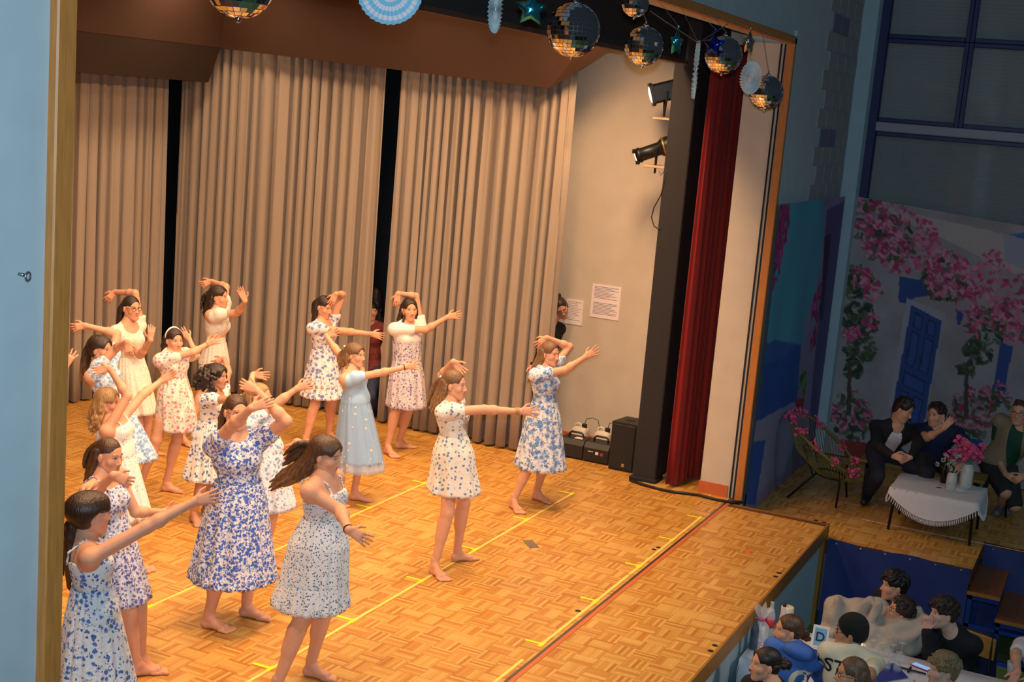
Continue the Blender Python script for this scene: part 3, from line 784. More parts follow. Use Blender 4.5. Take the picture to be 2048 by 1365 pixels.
def glasses(J, sc, parent, colr=(.03, .02, .02)):
    R = np.array(J['hf']); mb = MB(); Tr = lambda p: J['Hd']+(np.array(p)*sc) @ R
    for s in (-1, 1):
        a = np.linspace(0, 2*np.pi, 17); mb.tube([Tr((s*.033+.023*math.cos(t), .090-.006*abs(math.cos(t)), .004+.018*math.sin(t))) for t in a], .0022, 6, 0, None, False)
        mb.tube([Tr((s*.056, .084, .008)), Tr((s*.074, .04, .008)), Tr((s*.078, -.005, .006))], .002, 6)
    mb.tube([Tr((-.010, .094, .006)), Tr((0, .098, .008)), Tr((.010, .094, .006))], .0022, 6)
    return mb.build('glasses', mat('spectacle_frame', (.03, .02, .02), .3), parent, True)
def bracelet(J, s, parent, color, r=.024, n=1, name='bracelet'):
    w, e = J['wr'+s], J['el'+s]; d = unit(e-w); h = J['h']; mb = MB(); a = perp(UPZ+.3*ang(30), d); b = np.cross(d, a)
    for i in range(n):
        c = w+d*(.006+.010*i)*h/1.6*1.2; t = np.linspace(0, 2*np.pi, 21); rr = .0172*h
        mb.tube([c+rr*(math.cos(x)*a+math.sin(x)*b) for x in t], .0045, 6)
    return mb.build(name, mat('bracelet_%02d%02d%02d' % tuple(int(99*x) for x in color), color, .5), parent, True)

# ------------------------------------------------------------------ one complete person
def make_person(J, S):
    """J joints in world space, S style; everything is made relative to the base point J['G']"""
    G = J['G'].copy(); root = empty('person', G, S['label'], 'person', S.get('group'))
    for k, v in list(J.items()):
        if isinstance(v, np.ndarray) and v.shape == (3,) and k not in ('fw', 'rt', 'fwc', 'fdR', 'fdL', 'skin', 'brow', 'pnR', 'pnL', 'hdR', 'hdL', 'thR', 'thL'): J[k] = v-G
    h = J['h']; q = S.get('q', 1.0); female = not S.get('male'); sk = Skin(); col = np.array(J['skin'])
    pants = S.get('trousers'); shoes = S.get('shoes')
    D0 = S.get('dress'); bp = torso(J, 0.0, female, bool(D0)); bp += shoulders(J)
    bp.cap(J['N']-UPZ*.01*h, J['N']+(J['Hd']-J['N'])*.45, .034*h*J['bulk']**.5, .031*h*J['bulk']**.5, .03)
    for s in 'RL':
        bp += arm_prims(J, s)
        if ('kn'+s) in J: bp += leg_prims(J, s, 0.0, J.get('lt'+s, 0.0))
    cl = not D0; V, Q = mesh_sdf(bp, .0165 if cl else .0112*q); sk.add(V, Q, col)
    parts, sc = head_mesh(J, .0058 if cl else .0049*q, S.get('male', False))
    for v, qd, c in parts: sk.add(v, qd, c)
    for s in 'RL':
        if J.get('hd'+s) is not None:
            V, Q = mesh_sdf(hand_prims(J['wr'+s], J['hd'+s], J['pn'+s], J['th'+s], .100*h*J.get('hk', 1.0), J.get('curl'+s, .3), J.get('spread'+s, .2), J.get('fist'+s, False))+Prims().cap(J['wr'+s]+(J['el'+s]-J['wr'+s])*.12, J['wr'+s], .0155*h, .0148*h, .01), .0064 if cl else .0054*q); sk.add(V, Q, col*np.array([1.03, .94, .92]))
        if ('an'+s) in J and not shoes:
            V, Q = mesh_sdf(foot_prims(J, s), .0068*q); sk.add(V, Q, col*np.array([1.0, .95, .93]))
    sk.build('body', M_skin, root)
    if S.get('hair'):
        V, Q, C = hair_mesh(J, S['hair'], .0082 if cl else .0072*q, S.get('seed', 1), sc); finish(bpy.data.meshes.new('hair'), 'hair', V, Q, M_hair, root, True, None, C)
    P, N = J['P'], J['N']; U = unit(N-P); L = np.linalg.norm(N-P); f = perp(J['fw'], U); sd = np.cross(f, U)
    fc = perp(J.get('fwc', J['fw']), U); sdc = np.cross(fc, U)
    D = S.get('dress')
    if D:
        top = D.get('top', 'tee'); i = .009; p = torso(J, i, True)
        if top in ('tee', 'tee_white'):
            p += shoulders(J, i)
            for s in 'RL': p += arm_prims(J, s, .010, .0, D.get('slv', .42), D.get('swell', 1.25))
            p.sub(N+fc*.035*h+U*.055*h, np.array([.055, .055, .072])*h, None, .012)
            p.cut(N+U*.045*h, U)
        else:
            cutp = P+U*D.get('cut', .86)*L; p.cut(cutp, unit(U+fc*D.get('slope', .0)))
            if top == 'strap':
                for s in (-1, 1):
                    a = P+U*.80*L+fc*.066*h+sdc*s*.045*h; b = (J['shR' if s > 0 else 'shL']-N)*.56+N+U*.036*h; e = P+U*.80*L-fc*.072*h+sdc*s*.046*h
                    p.chain([a, a+(b-a)*.6+fc*.022*h, b, b+(e-b)*.4-fc*.030*h, e], [.0072]*5, .004)
            if top == 'off':
                for s in 'RL':
                    sh, el = J['sh'+s], J['el'+s]; a = sh+(el-sh)*.12-UPZ*.01*h; b = sh+(el-sh)*.5
                    p.cap(a, b, .040*h, .036*h, .012).ell(sh+(el-sh)*.32, np.full(3, .046*h), None, .015)
                    p.cap(P+U*.80*L+fc*.05*h, a, .03*h, .036*h, .02); p.cap(P+U*.80*L-fc*.045*h, a, .028*h, .034*h, .02)
            if top == 'puff':
                p += shoulders(J, .006)
                for s in 'RL':
                    sh, el = J['sh'+s], J['el'+s]; p.cap(sh, sh+(el-sh)*.42, .036*h, .034*h, .012).ell(sh+(el-sh)*.24+UPZ*.006*h, np.full(3, .0415*h), None, .015)
                p.sub(N+fc*.05*h+U*.03*h, np.array([.062, .07, .085])*h, None, .010); p.cut(N+U*.03*h, U)
        Wc = P+U*D.get('waist', .36)*L; p.cut(P-U*.02*h, -UPZ); V, Q = mesh_sdf(p, .0098*q)
        Hc = J['hem']; prof = D['prof']; G1 = skirt_grid(J, Wc, Hc, prof, D.get('nf', 15), D.get('amp', .010), S.get('seed', 1), D.get('tilt', 0), D.get('tdir', 0))
        sk_parts = [(G1.reshape(-1, 3), grid_quads(G1.shape[0], G1.shape[1]))]
        if D.get('m_top'):
            d1 = put_mesh('skirt', sk_parts, D['m'], root); put_mesh('top', [(V, Q)], D['m_top'], root)
        elif D.get('sheer'):
            d1 = put_mesh('dress', [(V, Q)], D['m'], root)
            pf2 = [(t, a*.93, b*.93) for t, a, b in prof]; G2 = skirt_grid(J, Wc, Wc+(Hc-Wc)*.90, pf2, D.get('nf', 15), D.get('amp', .01)*.8, 5)
            put_mesh('lining', [(G2.reshape(-1, 3), grid_quads(G2.shape[0], G2.shape[1]))], D['m_lining'], d1); put_mesh('tulle_skirt', sk_parts, D['sheer'], d1)
        else:
            d1 = put_mesh('dress', [(V, Q)]+sk_parts, D['m'], root)
        for t0, t1, fl in D.get('tiers', []):
            pr2 = np.array(prof); a0 = np.interp(t0, pr2[:, 0], pr2[:, 1]); b0 = np.interp(t0, pr2[:, 0], pr2[:, 2])
            G3 = skirt_grid(J, Wc+(Hc-Wc)*t0, Wc+(Hc-Wc)*t1, [(0, a0+.004, b0+.004), (1, a0+fl, b0+fl)], D.get('nf', 15)+6, .012, 9, rings=9)
            put_mesh('ruffle', [(G3.reshape(-1, 3), grid_quads(G3.shape[0], G3.shape[1]))], D['m'], d1)
    T = S.get('shirt')
    if T:
        i = T.get('infl', .014); p = torso(J, i, female)+shoulders(J, i)
        for s in 'RL': p += arm_prims(J, s, T.get('ainf', .012), 0.0, T.get('slv', 1.93), 1.05)
        p.sub(N+fc*.03*h+U*.05*h, np.array([.042, .045, .06])*h, None, .012)
        if T.get('hood'): p.ell(N-fc*.05*h+U*.00*h, np.array([.075, .045, .035])*h, np.array([sdc, fc, U]), .02)
        if T.get('open'): p.sub(P+U*.62*L+fc*.085*h, np.array([.044, .055, .18])*h, np.array([sdc, fc, U]), .01)
        p.cut(P-U*T.get('drop', .03)*h, -U)
        V, Q = mesh_sdf(p, .0125*q); o = put_mesh(T.get('name', 'shirt'), [(V, Q)], T['m'], root)
        if T.get('open'):
            p2 = torso(J, i-.006, female)+shoulders(J, .004); p2.sub(N+fc*.03*h+U*.04*h, np.array([.035, .045, .06])*h, None, .012); p2.cut(P-U*.02*h, -U)
            V, Q = mesh_sdf(p2, .0125*q); put_mesh('inner_shirt', [(V, Q)], T['m_in'], root)
            p3 = Prims()
            for s_ in (-1, 1): p3.cap(N+U*.02*h+sd*s_*.045*h, N-U*.035*h+f*.066*h+sd*s_*.02*h, .012, .009, .008)
            V, Q = mesh_sdf(p3, .007); put_mesh('collar', [(V, Q)], T['m_in'], root)
    if pants:
        p = torso(J, .012, False)
        p.cut(P+U*.16*L, U)
        for s in 'RL': p += leg_prims(J, s, .016, 0.0, pants.get('t1', 1.93))
        V, Q = mesh_sdf(p, .0170*q); put_mesh('trousers', [(V, Q)], pants['m'], root)
    if shoes:
        for s in 'RL':
            hl, fd = J['heel'+s], J['fd'+s]; p = Prims(); z = hl[2]
            a = hl+fd*.02*h+UPZ*.024*h; b = hl+fd*.135*h+UPZ*.018*h
            p.cap(a, b, .024*h, .021*h, .01).cap(a+UPZ*.02*h, b-fd*.03*h+UPZ*.006*h, .022*h, .02*h, .015); p.cut((0, 0, z+.001), (0, 0, -1.0))
            V, Q = mesh_sdf(p, .0115); put_mesh('shoe', [(V, Q)], shoes, root)
    if S.get('glasses'): glasses(J, sc, root)
    for s, c, n_ in S.get('bracelets', []): bracelet(J, s, root, c, n=n_)
    if S.get('ribbon'):
        R = np.array(J['hf']); Tr = lambda p: J['Hd']+(np.array(p)*sc) @ R; mb = MB()
        if S['ribbon'] == 'band': mb.tube([Tr((.083*math.cos(t), -.03, .036+.096*math.sin(t))) for t in np.linspace(-.1, math.pi+.1, 17)], .008, 8)
        else:
            b0 = np.array(S['ribbon'])
            for d in ((-.04, -.01, .02), (.04, -.01, .02), (-.03, -.03, -.10), (.03, -.03, -.12)): mb.tube([Tr(b0), Tr(b0+np.array(d)*.6+np.array([0, -.01, .004])), Tr(b0+np.array(d))], [.006, .012, .009], 8)
        mb.build('hair_ribbon', mat('white_ribbon', (.8, .78, .74), .6), root, True)
    if S.get('beanie'):
        R = np.array(J['hf']); p = Prims().ell((0, -.018, .045), (.088, .106, .098)).ell((0, -.04, .0), (.085, .083, .07), None, .02)
        p.sub((0, .11, -.06), (.09, .085, .11), None, .01)
        V, Q = mesh_sdf(p, .006); put_mesh('beanie', [(J['Hd']+(V*sc) @ R, Q)], S['beanie'], root)
    return root, J, sc
# ================================================================== the dancers
DK = (.030, .016, .010); BR = (.075, .036, .018); LB = (.17, .088, .040); BL = (.36, .21, .085); BK = (.012, .009, .008)
SK = (.70, .365, .225); SKL = (.72, .44, .33); SKD = (.50, .26, .16)
def orient_hand(J, s, tip):
    w = J['wr'+s]; d = unit(tip-w); v = perp(unit(w-CAM), d); best = None
    for sg in (1, -1):
        n = v*sg; th = np.cross(d, n) if s == 'R' else np.cross(n, d)
        if best is None or th[2] > best[1][2]: best = (n, th)
    J['hd'+s] = d; J['pn'+s] = best[0]; J['th'+s] = best[1]
def dancer(h, yaw, pelvis, neck, head, R, L, S, feet=None, top=None, hyaw=None, pitch=0, tilt=0, hem=None, skin=SK, brow=DK, bulk=1.0, cyaw=None, shlift=(0, 0), G=None, foot_z=0.0, **kw):
    J = dict(h=h, skin=np.array(skin), brow=np.array(brow), bulk=bulk); fw = ang(yaw); rt = np.cross(fw, UPZ); J['fw'] = fw; J['rt'] = rt
    ft = {}
    for s, q in (feet or {}).items():
        a = onz(q[0][0], q[0][1], foot_z+.012); b = onz(q[1][0], q[1][1], foot_z+.012); fd = unit((b-a)*np.array([1, 1, 0])); ft[s] = (a+fd*.012*h, fd, q[2] if len(q) > 2 else 0.0)
    if G is None:
        if kw.get('P3') is not None: pass
        elif len(ft) == 2: G = (ft['R'][0]+ft['R'][1]*.05*h+ft['L'][0]+ft['L'][1]*.05*h)/2
        else: G = onz(top[0], top[1], h+foot_z)
    P3 = kw.get('P3')
    if P3 is not None: G = np.array(P3, float)
    G = np.array(G, float); G[2] = foot_z; J['G'] = G
    nr = unit((G-CAM)*np.array([1, 1, 0]))
    def pl(px, off=0.0): d = ray(*px); return CAM+d*(((G-CAM) @ nr+off)/(d @ nr))
    J['P'] = np.array(P3, float) if P3 is not None else pl(pelvis, kw.get('poff', 0)); J['N'] = pl(neck, kw.get('noff', 0)); J['Hd'] = pl(head, kw.get('hoff', 0))
    if hem is not None: J['hem'] = pl(hem, kw.get('hemoff', 0))
    fc = ang(cyaw if cyaw is not None else yaw); rc = np.cross(fc, UPZ)
    if cyaw is not None: J['fwc'] = fc
    U = unit(J['N']-J['P']); rc = perp(rc, U)
    for i, (s, sg) in enumerate((('R', 1), ('L', -1))): J['sh'+s] = J['N']-U*.030*h+rc*sg*kw.get('shw', .098)*h+UPZ*shlift[i]*h
    for s, arm in (('R', R), ('L', L)):
        J['el'+s] = on_sphere(J['sh'+s], arm[0][:2], .178*h, arm[0][2]); J['wr'+s] = on_sphere(J['el'+s], arm[1][:2], .155*h, arm[1][2])
        orient_hand(J, s, on_sphere(J['wr'+s], arm[2][:2], .10*h, arm[2][2]))
        if len(arm) > 3: J['curl'+s], J['spread'+s] = arm[3]
    for s, sg in (('R', 1), ('L', -1)):
        J['hip'+s] = J['P']+rt*sg*.050*h-UPZ*.005*h
        if s in ft: hl, fd, lift = ft[s]
        elif P3 is not None: hl = np.array([*(J['P']+rt*sg*.07*h+fw*.20*h)[:2], foot_z+.012]); fd = fw; lift = 0.0
        else: hl = np.array([*(J['P']+rt*sg*.06*h-fw*.05*h)[:2], foot_z+.012]); fd = fw; lift = 0.0
        J['heel'+s] = hl-UPZ*.0; J['fd'+s] = fd; J['lift'+s] = lift
        J['an'+s] = hl+fd*.030*h+UPZ*(.040*h+lift); J['kn'+s] = ik(J['hip'+s], J['an'+s], .245*h, .235*h, fw*.7+fd*.3 if P3 is None else fw*.6+UPZ*.9)
    if hem is not None:
        zh = J['hem'][2]; mid = []
        for s in 'RL':
            a, k, n = J['hip'+s], J['kn'+s], J['an'+s]
            t = (a[2]-zh)/(a[2]-k[2]) if zh > k[2] else 1+(k[2]-zh)/(k[2]-n[2]); tp = (a[2]-zh-.07)/(a[2]-k[2]) if zh+.07 > k[2] else 1+(k[2]-zh-.07)/(k[2]-n[2])
            J['lt'+s] = max(0.0, tp); mid.append(a+(k-a)*t if t <= 1 else k+(n-k)*(t-1))
        m_ = (mid[0]+mid[1])/2; J['hem'] = J['hem']+nr*((m_-J['hem']) @ nr); pr_ = S['dress']['prof']; ra, rb = pr_[-1][1]*h, pr_[-1][2]*h; kk = 1.0
        for q_ in mid:
            d_ = q_-J['hem']; rl = .046*h*bulk; kk = max(kk, math.sqrt(((abs(d_ @ rt)+rl)/ra)**2+((abs(d_ @ fw)+rl)/rb)**2)*.93)
        kk = min(kk, 1.2); S['dress']['prof'] = [(t, a*(1+(kk-1)*t), b*(1+(kk-1)*t)) for t, a, b in pr_]
    J['hf'] = head_frame(hyaw if hyaw is not None else yaw, pitch, tilt); J['hs'] = kw.get('hs', 1.0); J['gaze'] = kw.get('gaze', 0)
    return make_person(J, S)
def pf(hw, hd, hip=.30, mid=None):
    p = [(0, .082, .066), (hip, .106, .092)]
    if mid: p.append(mid)
    return p+[(1, hw, hd)]

WHT = srgb(238, 234, 228); CRM = srgb(240, 232, 214)
m_d1 = floral('print_blue_roses', srgb(226, 236, 240), [(srgb(70, 118, 190), 32, 0.40, .75), (srgb(44, 70, 150), 49, 0.28, .5), (srgb(30, 60, 60), 58, 0.22, .35)])
m_d2 = floral('print_purple_sprigs', srgb(214, 218, 232), [(srgb(92, 96, 168), 49, 0.47, .8), (srgb(70, 70, 140), 75, 0.34, .5)])
m_d3 = floral('print_small_blue', WHT, [(srgb(120, 160, 205), 44, 0.27, .5), (srgb(80, 90, 110), 67, 0.16, .3)])
m_d4 = floral('print_soft_blue', srgb(222, 232, 240), [(srgb(120, 165, 220), 29, 0.47, .8), (srgb(150, 185, 225), 46, 0.45, .6)])
m_d5 = floral('print_cream_dots', CRM, [(srgb(176, 150, 130), 38, 0.18, .5), (srgb(120, 140, 170), 44, 0.13, .4)])
m_d6 = floral('print_pink_garden', srgb(236, 226, 214), [(srgb(226, 130, 150), 32, 0.43, .55), (srgb(150, 175, 110), 38, 0.34, .55), (srgb(240, 200, 190), 44, 0.34, .5)])
m_d7 = floral('print_cream_sprigs', srgb(228, 220, 208), [(srgb(120, 118, 130), 61, 0.18, .55)])
m_d8 = floral('print_blue_branches', WHT, [(srgb(84, 120, 180), 29, 0.38, .7), (srgb(60, 90, 150), 49, 0.27, .55)])
m_d9 = floral('print_dense_cobalt', srgb(232, 232, 234), [(srgb(56, 102, 196), 44, 0.52, .85), (srgb(40, 72, 160), 68, 0.38, .6), (srgb(90, 130, 200), 88, 0.34, .4)], warp=.02)
m_d10 = floral('print_pale_toile', srgb(226, 232, 240), [(srgb(140, 165, 205), 32, 0.40, .7), (srgb(110, 140, 190), 52, 0.29, .5)])
m_d11 = floral('print_tiny_navy', srgb(226, 232, 234), [(srgb(80, 98, 138), 66, .33, .95)], warp=.003)
m_d12 = floral('print_blue_peonies', srgb(236, 232, 232), [(srgb(120, 135, 195), 25, 0.45, .7), (srgb(90, 105, 175), 44, 0.29, .5)])
m_d13 = mat('pale_blue_satin', srgb(150, 190, 226), .55, noise=.05, nscale=12, sheen=.2)
m_d14 = floral('print_violet_leaves', srgb(214, 208, 214), [(srgb(100, 96, 160), 38, 0.38, .7), (srgb(140, 134, 180), 61, 0.34, .7)])
m_d15 = floral('print_blue_daisies', srgb(238, 234, 222), [(srgb(110, 140, 180), 31, 0.34, .72), (srgb(90, 120, 170), 51, 0.16, .3)], warp=.006)
m_d16 = floral('print_watercolour', srgb(230, 234, 238), [(srgb(96, 146, 210), 22, 0.52, .75), (srgb(70, 110, 180), 41, 0.36, .55), (srgb(150, 185, 225), 49, 0.38, .6)], warp=.025)
m_white = mat('white_jersey', srgb(240, 236, 230), .8, noise=.04, nscale=20)
# tulle with woven spots
m_tulle, N_, L_, b_ = new_mat('spotted_tulle'); b_.inputs['Roughness'].default_value = .7
tc = N_.new('ShaderNodeTexCoord'); vo = N_.new('ShaderNodeTexVoronoi'); vo.inputs['Scale'].default_value = 15; vo.inputs['Randomness'].default_value = .45
L_.new(tc.outputs['Object'], vo.inputs['Vector']); lt = N_.new('ShaderNodeMath'); lt.operation = 'LESS_THAN'; lt.inputs[1].default_value = .17; L_.new(vo.outputs['Distance'], lt.inputs[0])
mx = N_.new('ShaderNodeMix'); mx.data_type = 'RGBA'; mx.inputs[6].default_value = (*srgb(172, 204, 236), 1); mx.inputs[7].default_value = (*srgb(250, 214, 190), 1); L_.new(lt.outputs[0], mx.inputs[0]); L_.new(mx.outputs[2], b_.inputs['Base Color'])
mr = N_.new('ShaderNodeMapRange'); mr.inputs[3].default_value = .42; mr.inputs[4].default_value = .95; L_.new(lt.outputs[0], mr.inputs[0]); L_.new(mr.outputs[0], b_.inputs['Alpha'])
m_d13b = mat('pale_blue_bodice', srgb(160, 198, 232), .6, noise=.05, nscale=12)

def hs(kind, col, **k): return dict(kind=kind, col=col, **k)
dancer(1.55, -48, (194, 1222), (168, 1082), (182, 1030), top=(176, 988), hyaw=-35, tilt=0, cyaw=-38,
       R=[(313, 1044, -1), (394, 1001, -1), (446, 990, 0)], L=[(150, 1060, -1), (165, 1000, -1), (190, 985, -1)],
       hem=(190, 1470), skin=SK, S=dict(label='person seen from behind with long dark ponytail in a white strappy dress with blue roses', seed=1, q=.92,
       hair=hs('pony', DK, tip=BR, base=(0, -.100, .0), tail=.40, vol=1.35, arch=.012, sway=(0, .0, 0)),
       dress=dict(top='strap', cut=.80, m=m_d1, prof=pf(.165, .165, .22), nf=17, amp=.016)))
dancer(1.50, -85, (236, 1108), (203, 953), (218, 912), top=(219, 880), hyaw=-88, pitch=8,
       feet=dict(R=((252, 1352), (288, 1347)), L=((262, 1338), (292, 1340))),
       R=[(190, 985, 1), (226, 951, 1), (266, 968, 0), (.6, .2)], L=[(271, 1025, -1), (328, 1025, -1), (356, 1020, 0)],
       hem=(238, 1196), S=dict(label='person with long brown half-up hair in a white dress with purple sprigs, looking down', seed=2, q=.95,
       hair=hs('half', BR, tip=LB, len=.26, sway=(0, -.06, 0), vol=.95), dress=dict(top='strap', m=m_d2, prof=pf(.13, .125, .4), nf=14, amp=.012)))
dancer(1.47, -70, (238, 905), (226, 840), (217, 806), top=(216, 776), hyaw=-70,
       feet=dict(R=((255, 1148), (281, 1143)), L=((250, 1132), (280, 1138))),
       R=[(257, 789, 1), (219, 737, 1), (186, 744, 0)], L=[(285, 790, -1), (321, 763, -1), (354, 744, 0)],
       hem=(252, 1032), S=dict(label='person with curly blonde hair in a low-backed white dress with small blue flowers', seed=3,
       hair=hs('long', BL, tip=(.5, .3, .13), len=.26, wave=.03, vol=1.15, n=34), dress=dict(top='strap', m=m_d3, prof=pf(.12, .125, .4), nf=14, amp=.012)))
dancer(1.55, -82, (232, 820), (197, 730), (202, 700), top=(195, 672), hyaw=-80,
       R=[(238, 690, 1), (254, 684, 1), (258, 708, 0), (.7, .15)], L=[(234, 668, -1), (172, 652, -1), (137, 658, 0), (.5, .25)],
       hem=(256, 915), S=dict(label='person with a high ponytail in an off-shoulder pale blue flowered dress, arm over head', seed=4,
       hair=hs('pony', DK, tip=LB, base=(0, -.085, .095), tail=.40, vol=1.2), dress=dict(top='off', cut=.86, m=m_d4, prof=pf(.13, .13, .35), nf=14, amp=.013)))
dancer(1.60, -95, (264, 748), (255, 648), (263, 617), top=(263, 590), hyaw=-103, feet=dict(R=((268, 920), (295, 917)), L=((276, 908), (303, 908))),
       R=[(286, 716, 1), (301, 681, 1), (303, 660, 0), (.3, .12)], L=[(270, 587, -1), (231, 584, -1), (212, 604, 0), (.5, .3)],
       hem=(272, 822), S=dict(label='person wearing glasses with long dark hair in a loose cream puff-sleeve dress', seed=5, glasses=True,
       hair=hs('half', DK, len=.27, sway=(0, -.05, 0)), dress=dict(top='puff', m=m_d5, prof=pf(.12, .12, .3), nf=12, amp=.010)))
dancer(1.445, -100, (350, 778), (345, 706), (349, 682), hyaw=-112, feet=dict(R=((278, 988), (287, 1010), .05), L=((318, 979), (357, 983))),
       R=[(393, 703, 1), (412, 690, -1), (434, 680, 0), (.2, .35)], L=[(393, 713, -1), (379, 680, -1), (366, 664, 0)],
       hem=(354, 856), S=dict(label='person with a white hair band in a knee-length dress of pink flowers and green leaves', seed=6, ribbon='band',
       hair=hs('half', DK, len=.17, vol=1.1, wave=.008), dress=dict(top='tee', m=m_d6, slv=.45, swell=1.4, prof=pf(.108, .108, .35), nf=10, amp=.012),
       bracelets=[('R', (.25, .22, .2), 1)]))
dancer(1.60, -78, (428, 722), (435, 618), (438, 595), hyaw=-74, feet=dict(R=((352, 884), (372, 889)), L=((440, 868), (470, 870))),
       R=[(475, 626, 1), (490, 603, 1), (481, 582, 0), (.15, .12)], L=[(452, 574, -1), (424, 563, -1), (399, 572, 0), (.4, .3)],
       hem=(426, 806), poff=0, S=dict(label='person with wavy dark hair in a slim off-shoulder cream sprigged dress by the back curtain', seed=7,
       hair=hs('half', DK, len=.23, wave=.012, vol=1.1), dress=dict(top='off', cut=.84, m=m_d7, prof=[(0, .080, .066), (.3, .102, .088), (1, .092, .090)], nf=9, amp=.005)))
dancer(1.43, -80, (418, 868), (429, 786), (434, 754), hyaw=-78, feet=dict(R=((381, 1038), (409, 1060)), L=((402, 1022), (426, 1030))),
       R=[(462, 800, 1), (500, 790, -1), (520, 780, 0)], L=[(456, 745, -1), (449, 718, -1), (431, 727, 0), (.5, .2)],
       hem=(412, 955), skin=SKD, S=dict(label='person with a mass of dark curls in a ruffled white dress with blue branches', seed=8,
       hair=hs('curly', (.022, .012, .008), len=.20, vol=1.25, n=240), dress=dict(top='puff', m=m_d8, prof=pf(.135, .135, .35), nf=12, amp=.013)))
dancer(1.61, -118, (478, 1010), (473, 873), (473, 825), hyaw=-122, cyaw=-125, feet=dict(R=((398, 1250), (464, 1263)), L=((473, 1228), (542, 1238))), bulk=1.16,
       R=[(464, 852, 1), (502, 817, 1), (548, 802, 0), (.15, .12)], L=[(572, 843, 1), (508, 776, -1), (476, 766, 0), (.6, .15)],
       hem=(466, 1146), hs=1.0, brow=BR, S=dict(label='person wearing glasses in a calf-length cobalt flowered dress, both forearms crossed before the face', seed=9, q=.95, glasses=True,
       hair=hs('half', BR, len=.25, sway=(0, -.07, 0)), dress=dict(top='tee', m=m_d9, slv=.40, swell=1.3, prof=[(0, .10, .085), (.22, .128, .112), (.75, .16, .16), (1, .178, .172)], nf=11, amp=.018, tiers=[(.83, 1.03, .022)])))
dancer(1.46, -90, (535, 900), (519, 826), (521, 795), top=(523, 768), hyaw=-85,
       R=[(559, 803, 0), (593, 778, 0), (623, 768, 0), (.2, .3)], L=[(500, 780, -1), (505, 750, -1), (525, 752, 0)],
       hem=(536, 1012), S=dict(label='person with reddish blonde hair in a pale toile dress, arm stretched towards the curtain', seed=10,
       hair=hs('half', BL, tip=LB, len=.2), dress=dict(top='tee', m=m_d10, slv=.4, prof=pf(.14, .14, .3), nf=13, amp=.014)))
dancer(1.61, -86, (645, 1078), (646, 955), (653, 912), hyaw=-84, pitch=12, feet=dict(R=((532, 1388), (590, 1402)), L=((600, 1346), (664, 1358))), bulk=1.06,
       R=[(681, 1022, 0), (697, 1060, 1), (737, 1084, 0), (.2, .2)], L=[(628, 905, -1), (594, 884, -1), (579, 922, 0), (.5, .2)],
       hem=(622, 1200), brow=BR, S=dict(label='person with windblown long brown hair in a short strappy dress of tiny navy sprigs', seed=11, q=.9,
       hair=hs('half', BR, tip=LB, len=.33, sway=(0, -.23, .0), vol=1.15, n=34), bracelets=[('R', (.06, .04, .03), 1)],
       dress=dict(top='strap', cut=.80, m=m_d11, prof=[(0, .082, .070), (.3, .112, .108), (.72, .112, .112), (1, .112, .108)], nf=15, amp=.010, tiers=[(.74, 1.04, .02)])))
dancer(1.60, -96, (648, 728), (644, 643), (649, 615), top=(651, 586), hyaw=-100, pitch=12,
       feet=dict(R=((600, 892), (630, 900)), L=((644, 880), (676, 882))),
       R=[(716, 665, 0), (748, 669, 0), (787, 679, 0), (.15, .2)], L=[(685, 590, -1), (672, 588, 1), (664, 604, 0)],
       hem=(646, 786), S=dict(label='person with straight dark hair in a short tiered dress of blue peonies', seed=12,
       hair=hs('half', DK, len=.30), bracelets=[('R', (.6, .3, .3), 1)], dress=dict(top='puff', m=m_d12, prof=pf(.112, .112, .4), nf=13, amp=.010, tiers=[(.35, .80, .028), (.72, 1.06, .03)])))
dancer(1.47, -86, (714, 800), (702, 742), (711, 711), hyaw=-88, feet=dict(R=((652, 1004), (684, 1012)), L=((694, 997), (729, 1000))),
       R=[(790, 740, 0), (838, 729, 0), (868, 726, 0), (.12, .38)], L=[(676, 705, -1), (652, 672, -1), (672, 666, 0), (.4, .25)],
       hem=(718, 936), brow=BR, S=dict(label='person with a white hair ribbon in a pale blue spotted tulle dress', seed=13, ribbon=(0, -.10, .06),
       hair=hs('half', LB, tip=BL, len=.14, vol=1.15, wave=.010), bracelets=[('R', (.02, .02, .03), 1)],
       dress=dict(top='off', cut=.84, m=m_d13b, m_lining=m_d13, sheer=m_tulle, prof=pf(.135, .138, .25), nf=11, amp=.010)))
dancer(1.61, -118, (814, 738), (815, 647), (819, 620), hyaw=-132, feet=dict(R=((768, 903), (794, 916)), L=((786, 896), (820, 894))),
       R=[(858, 660, 0), (894, 635, 0), (923, 630, 0), (.1, .25)], L=[(831, 589, -1), (796, 587, 1), (793, 612, 0), (.4, .1)],
       hem=(812, 812), S=dict(label='person in a white T-shirt under a violet leaf-print dress, hand over long dark hair', seed=14,
       hair=hs('long', DK, tip=BR, len=.30, wave=.012, vol=1.05, locks=[[(.06, .03, -.05), (.075, .05, -.13), (.08, .07, -.22), (.085, .07, -.32)]]),
       dress=dict(top='tee', m=m_d14, m_top=m_white, slv=.5, swell=1.35, waist=.62, prof=[(0, .098, .080), (.30, .092, .078), (.5, .112, .10), (1, .130, .126)], nf=10, amp=.010)))
